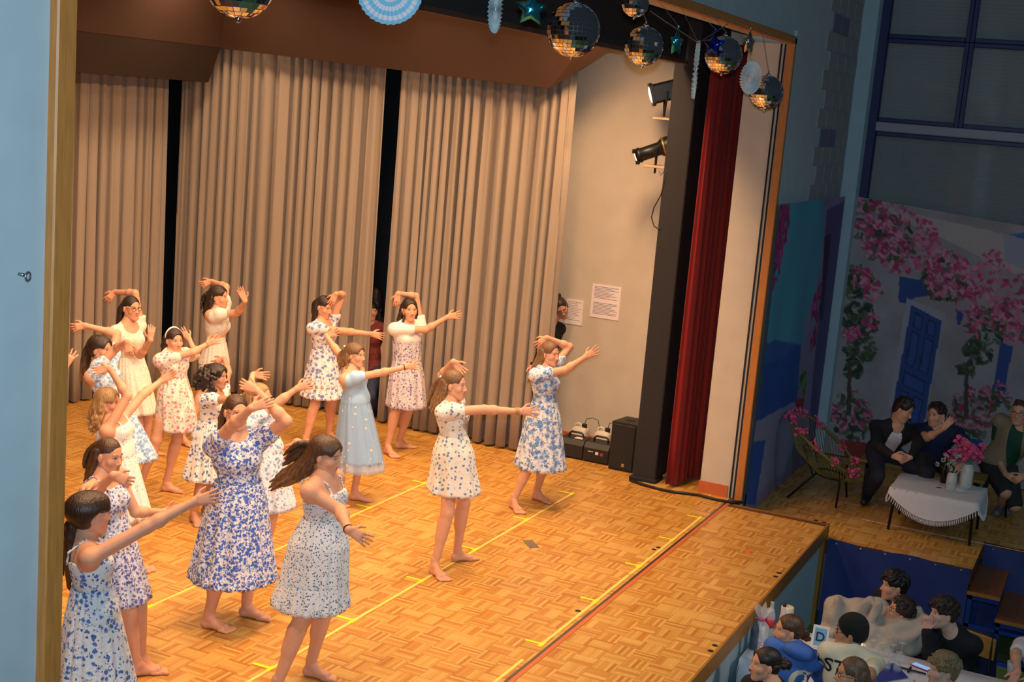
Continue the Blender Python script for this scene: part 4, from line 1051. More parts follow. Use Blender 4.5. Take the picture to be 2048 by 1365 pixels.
dancer(1.605, -84, (911, 905), (899, 803), (909, 771), hyaw=-82, feet=dict(R=((858, 1141), (890, 1160)), L=((898, 1122), (950, 1116))),
       R=[(990, 818, 0), (1044, 824, 0), (1091, 824, 0), (.1, .38)], L=[(884, 752, -1), (906, 724, 1), (928, 748, 0), (.5, .25)],
       hem=(908, 982), brow=BR, S=dict(label='person in a short white puff-sleeve dress with blue daisies, arm straight out with bracelets', seed=15, q=.95, ribbon=(0, -.10, .04),
       hair=hs('half', LB, tip=BL, len=.22, sway=(0, -.08, 0)), bracelets=[('R', (.45, .3, .12), 3)],
       dress=dict(top='puff', m=m_d15, prof=pf(.11, .112, .3, (.7, .104, .10)), nf=8, amp=.014)))
dancer(1.58, -96, (1090, 838), (1088, 735), (1100, 709), hyaw=-104, feet=dict(R=((1020, 1011), (1056, 1037)), L=((1060, 995), (1103, 1006))),
       R=[(1131, 740, 0), (1170, 715, 0), (1202, 697, 0), (.1, .3)], L=[(1139, 694, -1), (1094, 676, 1), (1067, 698, 0), (.4, .3)],
       hem=(1080, 934), brow=LB, S=dict(label='person with long light brown hair in a blue watercolour dress near the white wall', seed=16,
       hair=hs('long', LB, tip=BL, len=.31, sway=(0, -.09, 0)), dress=dict(top='tee', m=m_d16, slv=.42, swell=1.35, prof=pf(.125, .128, .25), nf=10, amp=.012, tilt=.0)))
dancer(1.55, -88, (60, 860), (68, 745), (66, 715), top=(64, 690), hyaw=-88,
       R=[(119, 788, 1), (131, 733, 1), (149, 700, 0), (.25, .4)], L=[(50, 690, -1), (66, 660, -1), (80, 650, 0)],
       hem=(60, 960), S=dict(label='person mostly hidden behind the proscenium edge, only a raised hand showing', seed=17, q=1.15,
       hair=hs('half', BR, len=.25), dress=dict(top='tee', m=m_d10, prof=pf(.13, .13, .3))))
# ================================================================== decorations hung before the opening
M_mirror = mat('mirror_tile', (.92, .93, .96), .03, 1.0)
M_core = mat('ball_core', (.08, .08, .09), .5, .3, noise=.1, nscale=30)
M_wire = mat('thin_wire', (.25, .25, .25), .4, .7)
def disco_ball(px, rpx, label, Y=3.0, tilt=(0, 0), tile=.024):
    c = ony(px[0], px[1], Y); r = px_size(rpx, c); e = empty('disco_ball', c, label, 'disco ball', 'mirror balls on the proscenium garland')
    MB().lathe([(r*.972*math.sin(t), -r*.972*math.cos(t)) for t in np.linspace(0, math.pi, 25)], (0, 0, 0), seg=40).build('core', M_core, e, True)
    mb = MB(); nr = int(math.pi*r/tile); tr_ = np.random.default_rng(int(abs(px[0])))
    for i in range(nr):
        a0 = math.pi*(i+.06)/nr; a1 = math.pi*(i+.94)/nr; n = max(6, int(2*math.pi*r*math.sin((a0+a1)/2)/tile))
        for j in range(n):
            b0 = 2*math.pi*(j+.05)/n; b1 = 2*math.pi*(j+.95)/n
            v = [np.array([math.sin(a)*math.cos(b), math.sin(a)*math.sin(b), math.cos(a)])*r for a, b in ((a0, b0), (a1, b0), (a1, b1), (a0, b1))]
            jt = tr_.normal(0, .035, 2)*tile; v[0] = v[0]*(1+jt[0]/r); v[1] = v[1]*(1+jt[1]/r); v[2] = v[2]*(1-jt[0]/r); v[3] = v[3]*(1-jt[1]/r)
            mb.add(v, [(0, 1, 2, 3)])
    o = mb.build('mirror_tiles', M_mirror, e); o['kind'] = 'stuff'
    for k in e.children: k.rotation_euler = (0, 0, px[0]*.01)
    MB().lathe([(.018, r-.008), (.02, r+.004), (.012, r+.012), (.006, r+.02), (.006, r+.034)], (0, 0, 0), seg=12).build('cap', mat('chrome_cap', (.7, .7, .72), .2, 1.0), e, True)
    MB().lathe([(.006, -r-.014), (.009, -r-.006), (.014, -r+.004)], (0, 0, 0), seg=10).build('finial', MATS['chrome_cap'], e, True)
    MB().tube([(0, 0, r+.03), (0, (3.17-Y)*.5, max(r+.05, 4.44-c[2])), (0, 3.17-Y, max(r+.06, 4.50-c[2]))], .0025, 6).build('hanging_wire', M_wire, e)
    return e
disco_ball((1147, 60), 53.5, 'large mirror ball hanging between the turquoise star and the next ball')
disco_ball((1288, 92), 39, 'mirror ball hanging below the small cut-off ball')
disco_ball((1447, 110), 37.5, 'mirror ball hanging behind the royal blue star')
disco_ball((1533, 185), 34, 'lowest mirror ball, by the proscenium edge next to a pale blue fan')
disco_ball((480, -34), 70, 'mirror ball hanging before the brown reflector panel, beside the striped paper fan')
disco_ball((1271, 7), 27, 'small mirror ball high under the oak lintel', 3.06)
def foil(name, col): return mat(name, col, .16, .9, noise=.06, nscale=20, bump=.15)
def star(px, rpx, face, col, label, Y=2.98, flat=.30):
    c = ony(px[0], px[1], Y); r = px_size(rpx, c); f = unit(face); s = unit(np.cross(UPZ, f)); e = empty('foil_star', c, label, 'star', 'foil stars on the garland')
    n = 10; ring = []; mid = []
    for i in range(n):
        a = math.pi/2+i*math.pi/5; q = r if i % 2 == 0 else r*.52; ring.append((s*math.cos(a)+UPZ*math.sin(a))*q)
    V = ring+[f*r*flat, -f*r*flat]; Fc = []
    sub = [(v*.55+f*r*flat*.72) for v in ring]; sub2 = [(v*.55-f*r*flat*.72) for v in ring]; V = ring+sub+sub2+[f*r*flat, -f*r*flat]
    for i in range(n):
        j = (i+1) % n; Fc += [(i, j, n+j, n+i), (j, i, 2*n+i, 2*n+j), (n+i, n+j, 3*n), (2*n+j, 2*n+i, 3*n+1)]
    MB().add(V, Fc).build('foil_body', foil('foil_%d_%d' % px, col), e, True)
    MB().tube([(0, 0, r*.95), (.008, 0, r*1.12), (-.006, 0, r*1.25)], [.006, .012, .005], 6).build('tail', MATS['foil_%d_%d' % px], e, True)
    MB().tube([(0, 0, r*1.2), (0, 3.17-Y, max(r*1.4, 4.50-c[2]))], .0015, 5).build('thread', M_wire, e)
view = lambda a: -np.array([math.cos(YAW+a), math.sin(YAW+a), 0])
star((1063, 18), 36, view(.1), srgb(70, 180, 205), 'turquoise foil star facing the hall beside the large mirror ball')
star((1353, 86), 28, view(.95), srgb(70, 180, 200), 'turquoise foil star seen edge-on under the lintel')
star((1427, 90), 27, view(-.7), srgb(20, 60, 190), 'royal blue foil star in front of a mirror ball')
star((1498, 86), 25, view(.9), srgb(190, 180, 165), 'silver foil star near the end of the lintel')
M_fan = attr_mat('pleated_paper', .85, noise=.03)
def fan(px, rpx, face, label, Y=3.0, cols=(srgb(150, 205, 225), srgb(235, 225, 230)), rings=5, n=34):
    c = ony(px[0], px[1], Y); r = px_size(rpx, c); f = unit(face); s = unit(np.cross(UPZ, f)); u = np.cross(f, s); e = empty('paper_fan', c, label, 'paper fan', 'paper fans on the garland')
    mb = MB(); rr = np.linspace(.05, 1.0, rings+1)
    for i in range(rings):
        V = []; C = []
        for q in (rr[i], rr[i+1]):
            for j in range(2*n):
                a = math.pi*j/n; z = (.045 if j % 2 else -.045)*q+.0; q2 = q*(1.0 if j % 2 else .965) if q == 1.0 else q
                V.append((s*math.cos(a)+u*math.sin(a))*r*q2+f*r*z)
        Fq = [(j, (j+1) % (2*n), 2*n+(j+1) % (2*n), 2*n+j) for j in range(2*n)]
        mb.add(V, Fq, 0, np.array(cols[i % 2]))
    o = mb.build('pleats', M_fan, e); o.modifiers.new('t', 'SOLIDIFY').thickness = .003
    MB().lathe([(0, -.004), (r*.07, -.004), (r*.07, .004), (0, .004)], f*r*.03, f, 14).build('centre_disc', mat('fan_disc', srgb(235, 235, 238), .8, noise=.03), e)
    MB().tube([(0, 0, r*.9), (0, 3.17-Y, max(r*1.1, 4.50-c[2]))], .0015, 5).build('thread', M_wire, e)
fan((780, -18), 67, view(.0), 'large striped paper fan facing the hall, half cut by the top edge', rings=7)
fan((990, 18), 48, view(1.32), 'paper fan turned nearly edge-on left of the turquoise star', cols=(srgb(170, 200, 210), srgb(215, 210, 205)))
fan((1391, 140), 58, view(1.40), 'tall paper fan turned nearly edge-on before the black flat', cols=(srgb(190, 200, 200), srgb(215, 215, 215)))
fan((1502, 156), 33, view(-1.0), 'pale blue paper fan overlapping the lowest mirror ball', cols=(srgb(190, 220, 235), srgb(180, 212, 230)))
gpts = [ony(x, y, 2.97) for x, y in ((1301, 22), (1330, 42), (1365, 65), (1397, 86), (1425, 68), (1457, 47))]
tag(MB().tube(gpts, .003, 6).build('garland_string', M_wire), 'thin string dipping under the lintel between two mirror balls', 'string')
# eye hook on the left pier
hk = ony(38, 551, 3.2); e = empty('wall_hook', hk, 'small metal eye hook screwed into the pale blue wall', 'hook')
mh = mat('hook_steel', (.35, .37, .4), .3, .9)
MB().tube([(0, 0, .004), (0, -.02, .004)], .006, 8).build('shank', mh, e, True)
MB().tube([(.014*math.cos(t)+.006, -.032+.004*math.cos(t), .014*math.sin(t)) for t in np.linspace(0, 2*math.pi, 18)], .0035, 8).build('eye', mh, e, True)
# ================================================================== props on and beside the stage
M_black_plastic = mat('black_plastic', srgb(30, 30, 32), .5, noise=.08, nscale=40, bump=.1)
M_black_metal = mat('black_metal', srgb(26, 26, 28), .4, .3, noise=.08, nscale=30)
M_sticker = mat('white_sticker', srgb(225, 220, 215), .6, noise=.03)
M_cable = mat('black_cable', srgb(22, 22, 22), .6, noise=.05)
# PA speaker
sp = empty('loudspeaker', (12.99, 4.53, 0), 'black loudspeaker cabinet standing between fog machine and black flat', 'speaker')
V = [(-.06, .15, 0), (-.06, -.13, 0), (.26, -.09, 0), (.26, .11, 0)]; V += [(x, y, .52) for x, y, z in V]
MB().add(V, [(3, 2, 1, 0), (4, 5, 6, 7), (0, 1, 5, 4), (1, 2, 6, 5), (2, 3, 7, 6), (3, 0, 4, 7)]).build('cabinet', M_black_plastic, sp)
MB().bbox_bev((-.078, -.118, .02), (-.058, .138, .50), .008).build('grille', mat('speaker_grille', srgb(34, 33, 34), .7, .2, noise=.25, nscale=180), sp)
MB().bbox_bev((-.081, -.03, .05), (-.077, .0, .085), .001).build('badge', mat('brass_badge', srgb(190, 150, 70), .4, .6), sp)
MB().bbox_bev((.06, -.05, .515), (.12, .05, .5225), .003).build('recess_shade_plate', mat('deep_black', (.004, .004, .004), .9), sp)  # black plate on the flat top; its colour stands in for recess shade
# fog machines with fluid canisters
def fog(loc, label, stick):
    e = empty('fog_machine', loc, label, 'fog machine', 'fog machines by the white wall')
    w, d, hh = .14, .14, .19; pr_ = [(-d, 0), (-d, hh*.72), (-d*.7, hh), (d*.7, hh), (d, hh*.72), (d, 0)]
    V = [(x, y, z+.02) for y in (-w, w) for x, z in pr_]; n = 6
    MB().add(V, [tuple(range(n)), tuple(range(2*n-1, n-1, -1))]+[(i, n+i, n+(i+1) % n, (i+1) % n) for i in range(n)]).build('housing', M_black_plastic, e)
    MB().tube([(0, -.085, hh+.015), (0, -.075, hh+.06), (0, -.055, hh+.075), (0, .055, hh+.075), (0, .075, hh+.06), (0, .085, hh+.015)], .011, 8).build('handle', M_black_plastic, e, True)
    for x in (-.11, .11):
        for y in (-.12, .12): MB().lathe([(.015, 0), (.017, .02)], (x, y, 0), seg=10).build('foot', M_black_plastic, e)
    if stick:
        MB().box((-d-.002, -.03, .095), (-d+.001, .005, .125)).build('sticker', M_sticker, e)
        MB().box((-d-.002, .03, .118), (-d+.001, .09, .124)).build('lettering', M_sticker, e); MB().box((-d-.002, -.085, .09), (-d+.001, -.05, .122)).build('warning_mark', mat('red_sticker', srgb(150, 60, 60), .6), e)
    else: MB().box((-.06, -.09, hh+.0195), (.02, .0, hh+.0215)).build('sticker', M_sticker, e)
p1 = onz(1190, 927); fog((p1[0]+.13, p1[1], 0), 'black fog machine with white stickers on its front', True)
p2 = onz(1140, 917); fog((p2[0]+.13, p2[1], 0), 'black fog machine standing beside the blue watercolour dress', False)
def canister(px, label):
    q = onx(px[0], px[1], 13.60); e = empty('fluid_canister', (13.60, q[1], 0), label, 'canister', 'fluid canisters by the white wall')
    mw = mat('white_polyethylene', srgb(224, 216, 200), .45, noise=.04, nscale=10)
    tq = np.linspace(0, 2*math.pi, 33)[:-1]; rr_ = lambda a, b, z: [(a*math.copysign(abs(math.cos(t))**.45, math.cos(t)), b*math.copysign(abs(math.sin(t))**.45, math.sin(t)), z) for t in tq]
    MB().grid(np.array([rr_(.001, .001, .001), rr_(.070, .085, .002), rr_(.076, .092, .02), rr_(.076, .092, .17), rr_(.072, .088, .20), rr_(.05, .062, .222), rr_(.001, .001, .226)]), wrap=True).build('jug', mw, e, True)
    MB().tube([(0, .075, .195), (0, .062, .245), (0, .03, .258), (0, .0, .25), (0, -.01, .215)], .013, 8).build('grip', mw, e, True)
    MB().lathe([(.028, .228), (.03, .27), (.026, .275)], (0, -.045, -.015), seg=14).build('screw_cap', M_black_plastic, e, True)
    MB().tube([(0, -.045, .255), (.0, -.06, .32), (.0, -.13, .345), (0, -.2, .33), (0, -.24, .2)], .004, 6).build('hose', M_cable, e, True)
canister((1160, 868), 'white fluid canister with black cap behind the unlabelled fog machine')
canister((1206, 876), 'white fluid canister with black cap behind the stickered fog machine')
# theatre lamps on little shelves fixed to the flat
M_lens = mat('lit_lens', (1, .9, .7), .2, emit=(1, .80, .50), estr=2.2)
M_shelf = mat('raw_wood_shelf', srgb(190, 160, 130), .7, noise=.12, nscale=20)
def shelf(px0, px1, X, label):
    a = onx(*px0, X); b = onx(*px1, X); o = MB().bbox_bev((-.12, 0, -.012), (.20, a[1]-4.12, .012), .003).build('lamp_shelf', M_shelf)
    o.location = (X, 4.12, (a[2]+b[2])/2); return tag(o, label, 'shelf', 'lamp shelves')
shelf((1313, 236), (1345, 240), 13.12, 'raw wooden shelf carrying the boxy theatre lamp')
shelf((1293, 331), (1336, 336), 13.12, 'raw wooden shelf carrying the ellipsoidal spotlight')
def lamp(a, b, r0, r1, name, label, ell):
    a = np.array(a); b = np.array(b); d = unit(b-a); L_n = np.linalg.norm(b-a); e = empty(name, (a+b)/2-np.array([0, 0, .0]), label, 'spotlight'); o = (a-b)/2
    if ell:
        MB().lathe([(r0*.86, .01), (r0, 0), (r0*1.05, .05), (r0*.92, .06), (r0*.92, L_n*.5), (r1*.9, L_n*.55), (r1, L_n*.62), (r1, L_n*.95), (r1*.6, L_n)], o, d, 24).build('housing', M_black_metal, e, True)
        MB().lathe([(r1*1.03, L_n*.58), (r1*1.06, L_n*.60), (r1*1.03, L_n*.63)], o, d, 24).build('ring', mat('brass_ring', srgb(170, 140, 80), .35, .8), e, True)
        for t in (.9, 2.5, 4.1, 5.5):
            s = perp(UPZ, d); u = np.cross(d, s); c = o+(s*math.cos(t)+u*math.sin(t))*r0*1.1; MB().bbox_bev(c-.018, c+.018, .004).build('shutter_tab', M_black_metal, e)
    else:
        s = unit(np.cross(d, UPZ)); u = np.cross(s, d); V = []
        for t, k in ((0, 1.12), (.03, 1.12), (.031, .95), (L_n, .95)):
            for x, y in ((-1, -.75), (-.75, -1), (.75, -1), (1, -.75), (1, .75), (.75, 1), (-.75, 1), (-1, .75)): V.append(o+d*t+(s*x+u*y)*r0*k)
        Fc = [tuple(range(8))[::-1], tuple(range(24, 32))]+[(i*8+j, i*8+(j+1) % 8, i*8+8+(j+1) % 8, i*8+8+j) for i in range(3) for j in range(8)]
        MB().add(V, Fc).build('housing', M_black_metal, e)
    MB().lathe([(0, -.014), (r0*.5, -.012), (r0*.82, -.002), (r0*.82, .012)], o, d, 24).build('lens', M_lens, e, True)
    m = o+d*L_n*(.45 if ell else .4); lo = m-UPZ*(r1+.14)
    MB().tube([m+np.cross(d, UPZ)*(r1+.01), m+np.cross(d, UPZ)*(r1+.012)-UPZ*r1*.9, lo], .012, 6).tube([m-np.cross(d, UPZ)*(r1+.01), m-np.cross(d, UPZ)*(r1+.012)-UPZ*r1*.9, lo], .012, 6).build('yoke', M_black_metal, e)
    MB().tube([lo+d*.05, lo+d*.07-UPZ*.05, lo+d*.10-UPZ*.02, lo+d*.12+UPZ*.06], .004, 5).build('safety_chain', M_wire, e)
a1 = onx(1301, 190, 13.12); b1 = a1+np.array([.16, -.36, .13]); lamp(a1, b1, .105, .11, 'theatre_lamp', 'boxy black theatre lamp with glowing lens, the upper of two', False)
a2 = onx(1272, 313, 13.12); b2 = a2+np.array([.14, -.44, .20]); lamp(a2, b2, .075, .10, 'ellipsoidal_spotlight', 'black ellipsoidal spotlight with a bright lens below the boxy lamp', True)
for a, b, pw in ((a1, b1, 10), (a2, b2, 14)):
    d = unit(np.array(a)-np.array(b)); spot('theatre_lamp_beam', tuple(np.array(a)+d*.05), tuple(np.array(a)+d*5), pw, WARM2, 70, .8, .06)
cp = [onx(x, y, 12.72) for x, y in ((1333, 338), (1330, 360), (1322, 390), (1308, 415), (1303, 435), (1308, 452), (1318, 459), (1322, 457))]
tag(MB().tube(cp, .006, 6).build('lamp_cable', M_cable, None, True), 'thin black cable looping down from the spotlight shelf', 'cable')
# printed sheets on the white wall
M_paper = mat('office_paper', srgb(240, 228, 226), .8, noise=.02); M_ink = mat('grey_print', srgb(120, 118, 135), .8); M_ink2 = mat('blue_print', srgb(80, 110, 170), .8)
def sheet(tl, br, label, n, blocks):
    a = onx(*tl, 13.745); b = onx(*br, 13.745); e = empty('notice_sheet', (13.745, a[1], b[2]), label, 'notice'); w = a[1]-b[1]; hh = a[2]-b[2]
    MB().box((-.003, -w, 0), (.003, 0, hh)).build('paper', M_paper, e)
    r = np.random.default_rng(n); mb = MB(); mb2 = MB()
    for k0, k1, cnt, hd in blocks:
        for i in range(cnt):
            z = hh*(k0+(k1-k0)*i/cnt); x1 = r.uniform(.55, .92)
            q = MB().box((-.0045, -w*(.9 if i == 0 else x1), z-hh*.008), (-.003, -w*.08, z+hh*.004))
            q.build('heading' if hd and i == 0 else 'print_line', M_ink2 if hd and i == 0 else M_ink, e)
sheet((1186, 567), (1237, 642), 'white sheet with two printed tables pinned to the stage wall', 4, [(.93, .55, 9, True), (.45, .08, 9, True)])
sheet((1134, 597), (1163, 652), 'white sheet with a short printed list, half behind the peeking person', 6, [(.9, .12, 12, False)])
# cable run over the floor
cb = [onz(x, y, .012) for x, y in ((1262, 962), (1285, 970), (1320, 980), (1345, 985), (1395, 991), (1430, 1000), (1462, 1006), (1485, 1006))]
for i, dy in enumerate((0, .02, -.018)):
    tag(MB().tube([p+np.array([0, dy*math.sin(j*1.3+i), .004*i]) for j, p in enumerate(cb)], .011, 6).build('floor_cable', M_cable, None, True), 'black cable lying along the foot of the red curtain', 'cable', 'cables at the curtain foot')
# tape on the stage floor
M_tape = mat('yellow_tape', srgb(255, 214, 104), .5, noise=.08, nscale=15); M_tape2 = mat('lime_tape', srgb(226, 226, 40), .5, noise=.06, nscale=15)
def tape(x0, x1, y, label, w=.022): tag(MB().box((x0, y-w/2, .0004), (x1, y+w/2, .0022)).build('floor_tape', M_tape), label, 'tape', 'yellow tape lines on the stage floor')
TK = {4.615: 'short lime mark on the tape line under the girl with bracelets', 5.90: 'short lime mark on the tape line behind the girl with windblown hair', 3.335: 'short lime mark on the tape line beside the floor seam'}
def tick(x, y, ln=.14): tag(MB().box((x-.014, y-.015, .0008), (x+.014, y+ln, .0028)).box((x-.05, y-.016, .0006), (x+.04, y+.016, .0026)).build('tape_mark', M_tape2), TK[y], 'tape', TK[y].replace('short lime mark', 'lime marks'))
tape(5.2, 11.8, 4.615, 'yellow tape line under the feet of the girl with bracelets')
tape(5.2, 11.14, 5.90, 'yellow tape line behind the girl with windblown hair')
tape(6.0, 7.9, 3.335, 'short yellow tape line by the seam, nearer the left pier'); tape(8.25, 9.95, 3.335, 'yellow tape line by the seam in the middle of the stage'); tape(9.97, 11.05, 3.335, 'yellow tape line by the seam opposite the daisy dress'); tape(11.12, 11.89, 3.335, 'yellow tape line by the seam next to the red curtain')
for x in (6.79, 7.79, 8.79, 9.71, 10.75, 11.8): tick(x, 4.615)
for x in (7.14, 10.12, 11.14): tick(x, 5.90)
for x in (8.22, 9.24, 10.22, 11.08, 11.89): tick(x, 3.335, .13)
def disc(px, r, m, label, name='floor_socket_cap', cat='floor cap', grp='dark caps in the stage floor'):
    p = onz(*px); e = MB().lathe([(r, 0), (r, .002), (r*.8, .0035), (0, .0035)], (0, 0, 0), seg=16).build(name, m); e.location = (p[0], p[1], .0003); tag(e, label, cat, grp)
disc((1156, 1223), .022, M_black_plastic, 'single dark round cap in the floor behind the seam tape', grp=None)
for p in ((1308, 1100), (1317, 1096)): disc(p, .022, M_black_plastic, 'dark round cap of the pair behind the floor seam', grp='cap pair behind the seam')
for p in ((1421, 1303), (1430, 1292), (1551, 1154), (1558, 1147)): disc(p, .022, M_black_plastic, 'dark round cap of a pair close to the front edge of the apron', grp='cap pairs at the apron edge')
for p in ((1632, 1042), (1648, 1046)): disc(p, .022, M_black_plastic, 'dark round cap of the pair at the far corner of the apron', grp='cap pair at the apron corner')
disc((1497, 1103), .035, mat('red_dot', srgb(240, 90, 40), .6), 'round orange-red sticker on the apron', 'floor_dot', 'sticker', None)
p = onz(1062, 1089); o = MB().box((-.10, -.045, .0003), (.10, .045, .0022), rot=np.array(Matrix.Rotation(.75, 3, 'Z'))).build('gaffer_patch', mat('grey_gaffer', srgb(112, 98, 80), .8, noise=.15, nscale=40)); o.location = (p[0], p[1], 0)
tag(o, 'grey square of gaffer tape stuck to the stage floor', 'tape')
# ================================================================== painted backdrops (flat prints on tarpaulin)
M_print = attr_mat('printed_tarp', .62, noise=.03, nscale=60)
def smooth_noise(shape, cells, seed):
    r = np.random.default_rng(seed); g = r.uniform(0, 1, (cells[0]+2, cells[1]+2)); y = np.linspace(0, cells[0], shape[0]); x = np.linspace(0, cells[1], shape[1])
    i = y.astype(int); j = x.astype(int); a = (y-i)[:, None]; b = (x-j)[None, :]; a = a*a*(3-2*a); b = b*b*(3-2*b)
    G = lambda p, q: g[np.ix_(i+p, j+q)]
    return G(0, 0)*(1-a)*(1-b)+G(1, 0)*a*(1-b)+G(0, 1)*(1-a)*b+G(1, 1)*a*b
class Canvas:
    """colours on a grid of plane points; shapes are given by their corner positions on that plane (u, v in metres)"""
    def __init__(s, u0, u1, v0, v1, nu, nv, base, seed):
        s.u = np.linspace(u0, u1, nu)[None, :].repeat(nv, 0); s.v = np.linspace(v0, v1, nv)[:, None].repeat(nu, 1)
        s.c = np.tile(np.array(base)*.52, (nv, nu, 1)); s.r = np.random.default_rng(seed); s.sh = (nv, nu)
        s.c *= (.82+.3*smooth_noise(s.sh, (14, 12), seed)+.1*smooth_noise(s.sh, (60, 50), seed+1))[..., None]
        s.wu = (smooth_noise(s.sh, (40, 40), seed+2)-.5)*.06; s.wv = (smooth_noise(s.sh, (40, 40), seed+3)-.5)*.06
    def put(s, m, col, a=1.0):
        col = np.array(col)*.72; m = (m*a)[..., None] if m.dtype != bool else (m.astype(float)*a)[..., None]; s.c = s.c*(1-m)+np.array(col)*m
    def poly(s, pts, col, a=1.0):
        m = np.zeros(s.sh, bool); n = len(pts)
        for i in range(n):
            (x0, y0), (x1, y1) = pts[i], pts[(i+1) % n]
            k = ((y0 > s.v) != (y1 > s.v)) & (s.u < (x1-x0)*(s.v-y0)/(y1-y0+1e-12)+x0); m ^= k
        s.put(m, col, a)
    def blob(s, u, v, ru, rv, col, a=1.0, rough=1.0): s.put(((s.u+s.wu*rough-u)/ru)**2+((s.v+s.wv*rough-v)/rv)**2 < 1, col, a)
    def cluster(s, u, v, rad, n, size, cols, rough=1.0):
        for i in range(int(n*2.2)):
            t = s.r.uniform(0, 6.28); q = rad*math.sqrt(s.r.uniform(0, 1)); k = s.r.uniform(.4, 1.0)*size
            s.blob(u+q*math.cos(t), v+q*math.sin(t), k, k*s.r.uniform(.7, 1.1), cols[s.r.integers(len(cols))], s.r.uniform(.6, 1), rough)
PINK = [srgb(226, 70, 130), srgb(240, 120, 165), srgb(190, 40, 100), srgb(248, 165, 195)]; LEAF = [srgb(40, 70, 40), srgb(60, 90, 45), srgb(28, 50, 32), srgb(90, 110, 60)]
BLUED = srgb(34, 78, 158)
# --- right backdrop on the window wall: village wall with door and bougainvillea (plane x = 16.0, u = y, v = z)
def q(x, y): p = onx(x, y, 16.0); return (p[1], p[2])
C = Canvas(3.06, 0.25, 2.97, -.14, 200, 226, srgb(205, 196, 200), 31)
C.poly([q(2010, 450), q(2060, 440), q(2060, 520), q(2012, 505)], srgb(70, 130, 200))
C.poly([q(1715, 400), q(2060, 455), q(2060, 540), q(1900, 470)], srgb(222, 206, 200), .6)
C.poly([q(1800, 548), q(1872, 556), q(1868, 582), q(1835, 588), q(1815, 600), q(1798, 600)], BLUED)
C.poly([q(1915, 612), q(1932, 614), q(1922, 640), q(1916, 640)], BLUED)
C.poly([q(1815, 590), q(1893, 618), q(1853, 830), q(1776, 815)], srgb(190, 186, 200))
C.poly([q(1824, 604), q(1886, 634), q(1848, 850), q(1782, 835)], BLUED)
DKB = srgb(18, 46, 104)
for a, b in ((.04, .17), (.20, .50), (.56, .68), (.72, .95)):
    for x0, x1 in (((.14, .42), (.56, .86)) if a not in (.56,) else ((.14, .86),)):
        f = lambda x, t: tuple(np.array(q(1824-42*t+62*x, 604+231*t+30*x)))
        C.poly([f(x0, a), f(x1, a), f(x1, b), f(x0, b)], DKB); C.poly([f(x0+.05, a+.015), f(x1-.04, a+.015), f(x1-.04, b-.01), f(x0+.05, b-.01)], srgb(44, 92, 172))
C.poly([q(2003, 672), q(2028, 680), q(2008, 790), q(1985, 780)], BLUED)
for x, y, rr, n in ((1712, 560, .22, 40), (1720, 640, .22, 46), (1722, 700, .18, 30), (1705, 740, .10, 14), (1780, 475, .3, 50), (1900, 545, .3, 40), (1975, 640, .22, 34), (1960, 690, .15, 24), (1940, 730, .09, 14), (2030, 620, .3, 40), (1745, 440, .25, 24)):
    C.cluster(*q(x, y), rr, n, .045, LEAF, 1.4)
for x, y, rr, n in ((1735, 420, .26, 46), (1785, 425, .24, 34), (1760, 480, .22, 34), (1800, 500, .24, 48), (1848, 450, .13, 18), (1860, 500, .2, 26), (1900, 520, .22, 36), (1880, 560, .15, 20), (1935, 545, .24, 40), (1960, 600, .24, 44), (2010, 560, .26, 44), (2035, 630, .26, 40), (1985, 500, .12, 14), (1728, 555, .12, 16), (1750, 580, .12, 16), (1712, 660, .07, 9), (1745, 640, .09, 10), (1695, 670, .09, 10), (1950, 650, .10, 10)):
    C.cluster(*q(x, y), rr, n, .034, PINK, 1.2)
for x, y, rr, n in ((1700, 835, .26, 40), (1945, 830, .26, 40), (1990, 795, .16, 20)): C.cluster(*q(x, y), rr, n, .045, LEAF, 1.4); C.cluster(q(x, y)[0], q(x, y)[1]+.08, rr, n, .026, PINK, 1.2)
for x in (1700, 1935):
    a = q(x, 720); b = q(x-2, 830); C.poly([(a[0]-.02, a[1]), (a[0]+.02, a[1]), (b[0]+.03, b[1]), (b[0]-.03, b[1])], srgb(90, 72, 60))
C.poly([q(1930, 870), q(1968, 876), q(1960, 915), q(1925, 905)], BLUED); C.poly([q(1690, 880), q(1735, 885), q(1730, 930), q(1690, 925)], srgb(170, 60, 50))
P = np.zeros((*C.sh, 3)); P[..., 1] = C.u; P[..., 2] = C.v-(3.06-C.u)*.072*np.clip((C.v+.14)/3.1, 0, 1)
P[..., 0] = 15.975+.012*np.sin(C.u*5)*np.cos(C.v*2)+.008*(smooth_noise(C.sh, (8, 10), 4)-.5)
org = np.array([15.975, 1.65, -.15]); o = MB().grid(P-org, 0, C.c).build('painted_backdrop', M_print, None, True); o.location = org
tag(o, 'printed backdrop of a blue door under pink bougainvillea hung on the window wall', 'backdrop')
# --- left backdrop on the proscenium wall: arch with the sea behind (plane y = 3.12, u = x, v = z)
def q(x, y): p = ony(x, y, 3.12); return (p[0], p[2])
C = Canvas(12.74, 15.72, 2.97, -.14, 130, 170, srgb(176, 166, 214), 41)
C.poly([q(1490, 400), q(1560, 395), q(1475, 1010), q(1440, 1010)], srgb(205, 215, 225), .8)
C.blob(*q(1598, 520), 1.05, .95, srgb(84, 178, 205), 1, .2); C.poly([q(1560, 520), q(1630, 530), q(1600, 730), q(1508, 740)], srgb(84, 178, 205))
C.poly([q(1508, 690), q(1548, 684), q(1604, 690), q(1588, 860), q(1490, 900)], srgb(26, 96, 190))
C.poly([q(1516, 700), q(1548, 680), q(1590, 688), q(1565, 720), q(1512, 730)], srgb(50, 110, 190))
C.poly([q(1482, 860), q(1595, 800), q(1590, 930), q(1474, 1010)], srgb(150, 165, 200)); C.poly([q(1480, 890), q(1530, 880), q(1510, 1010), q(1470, 1010)], srgb(30, 100, 200))
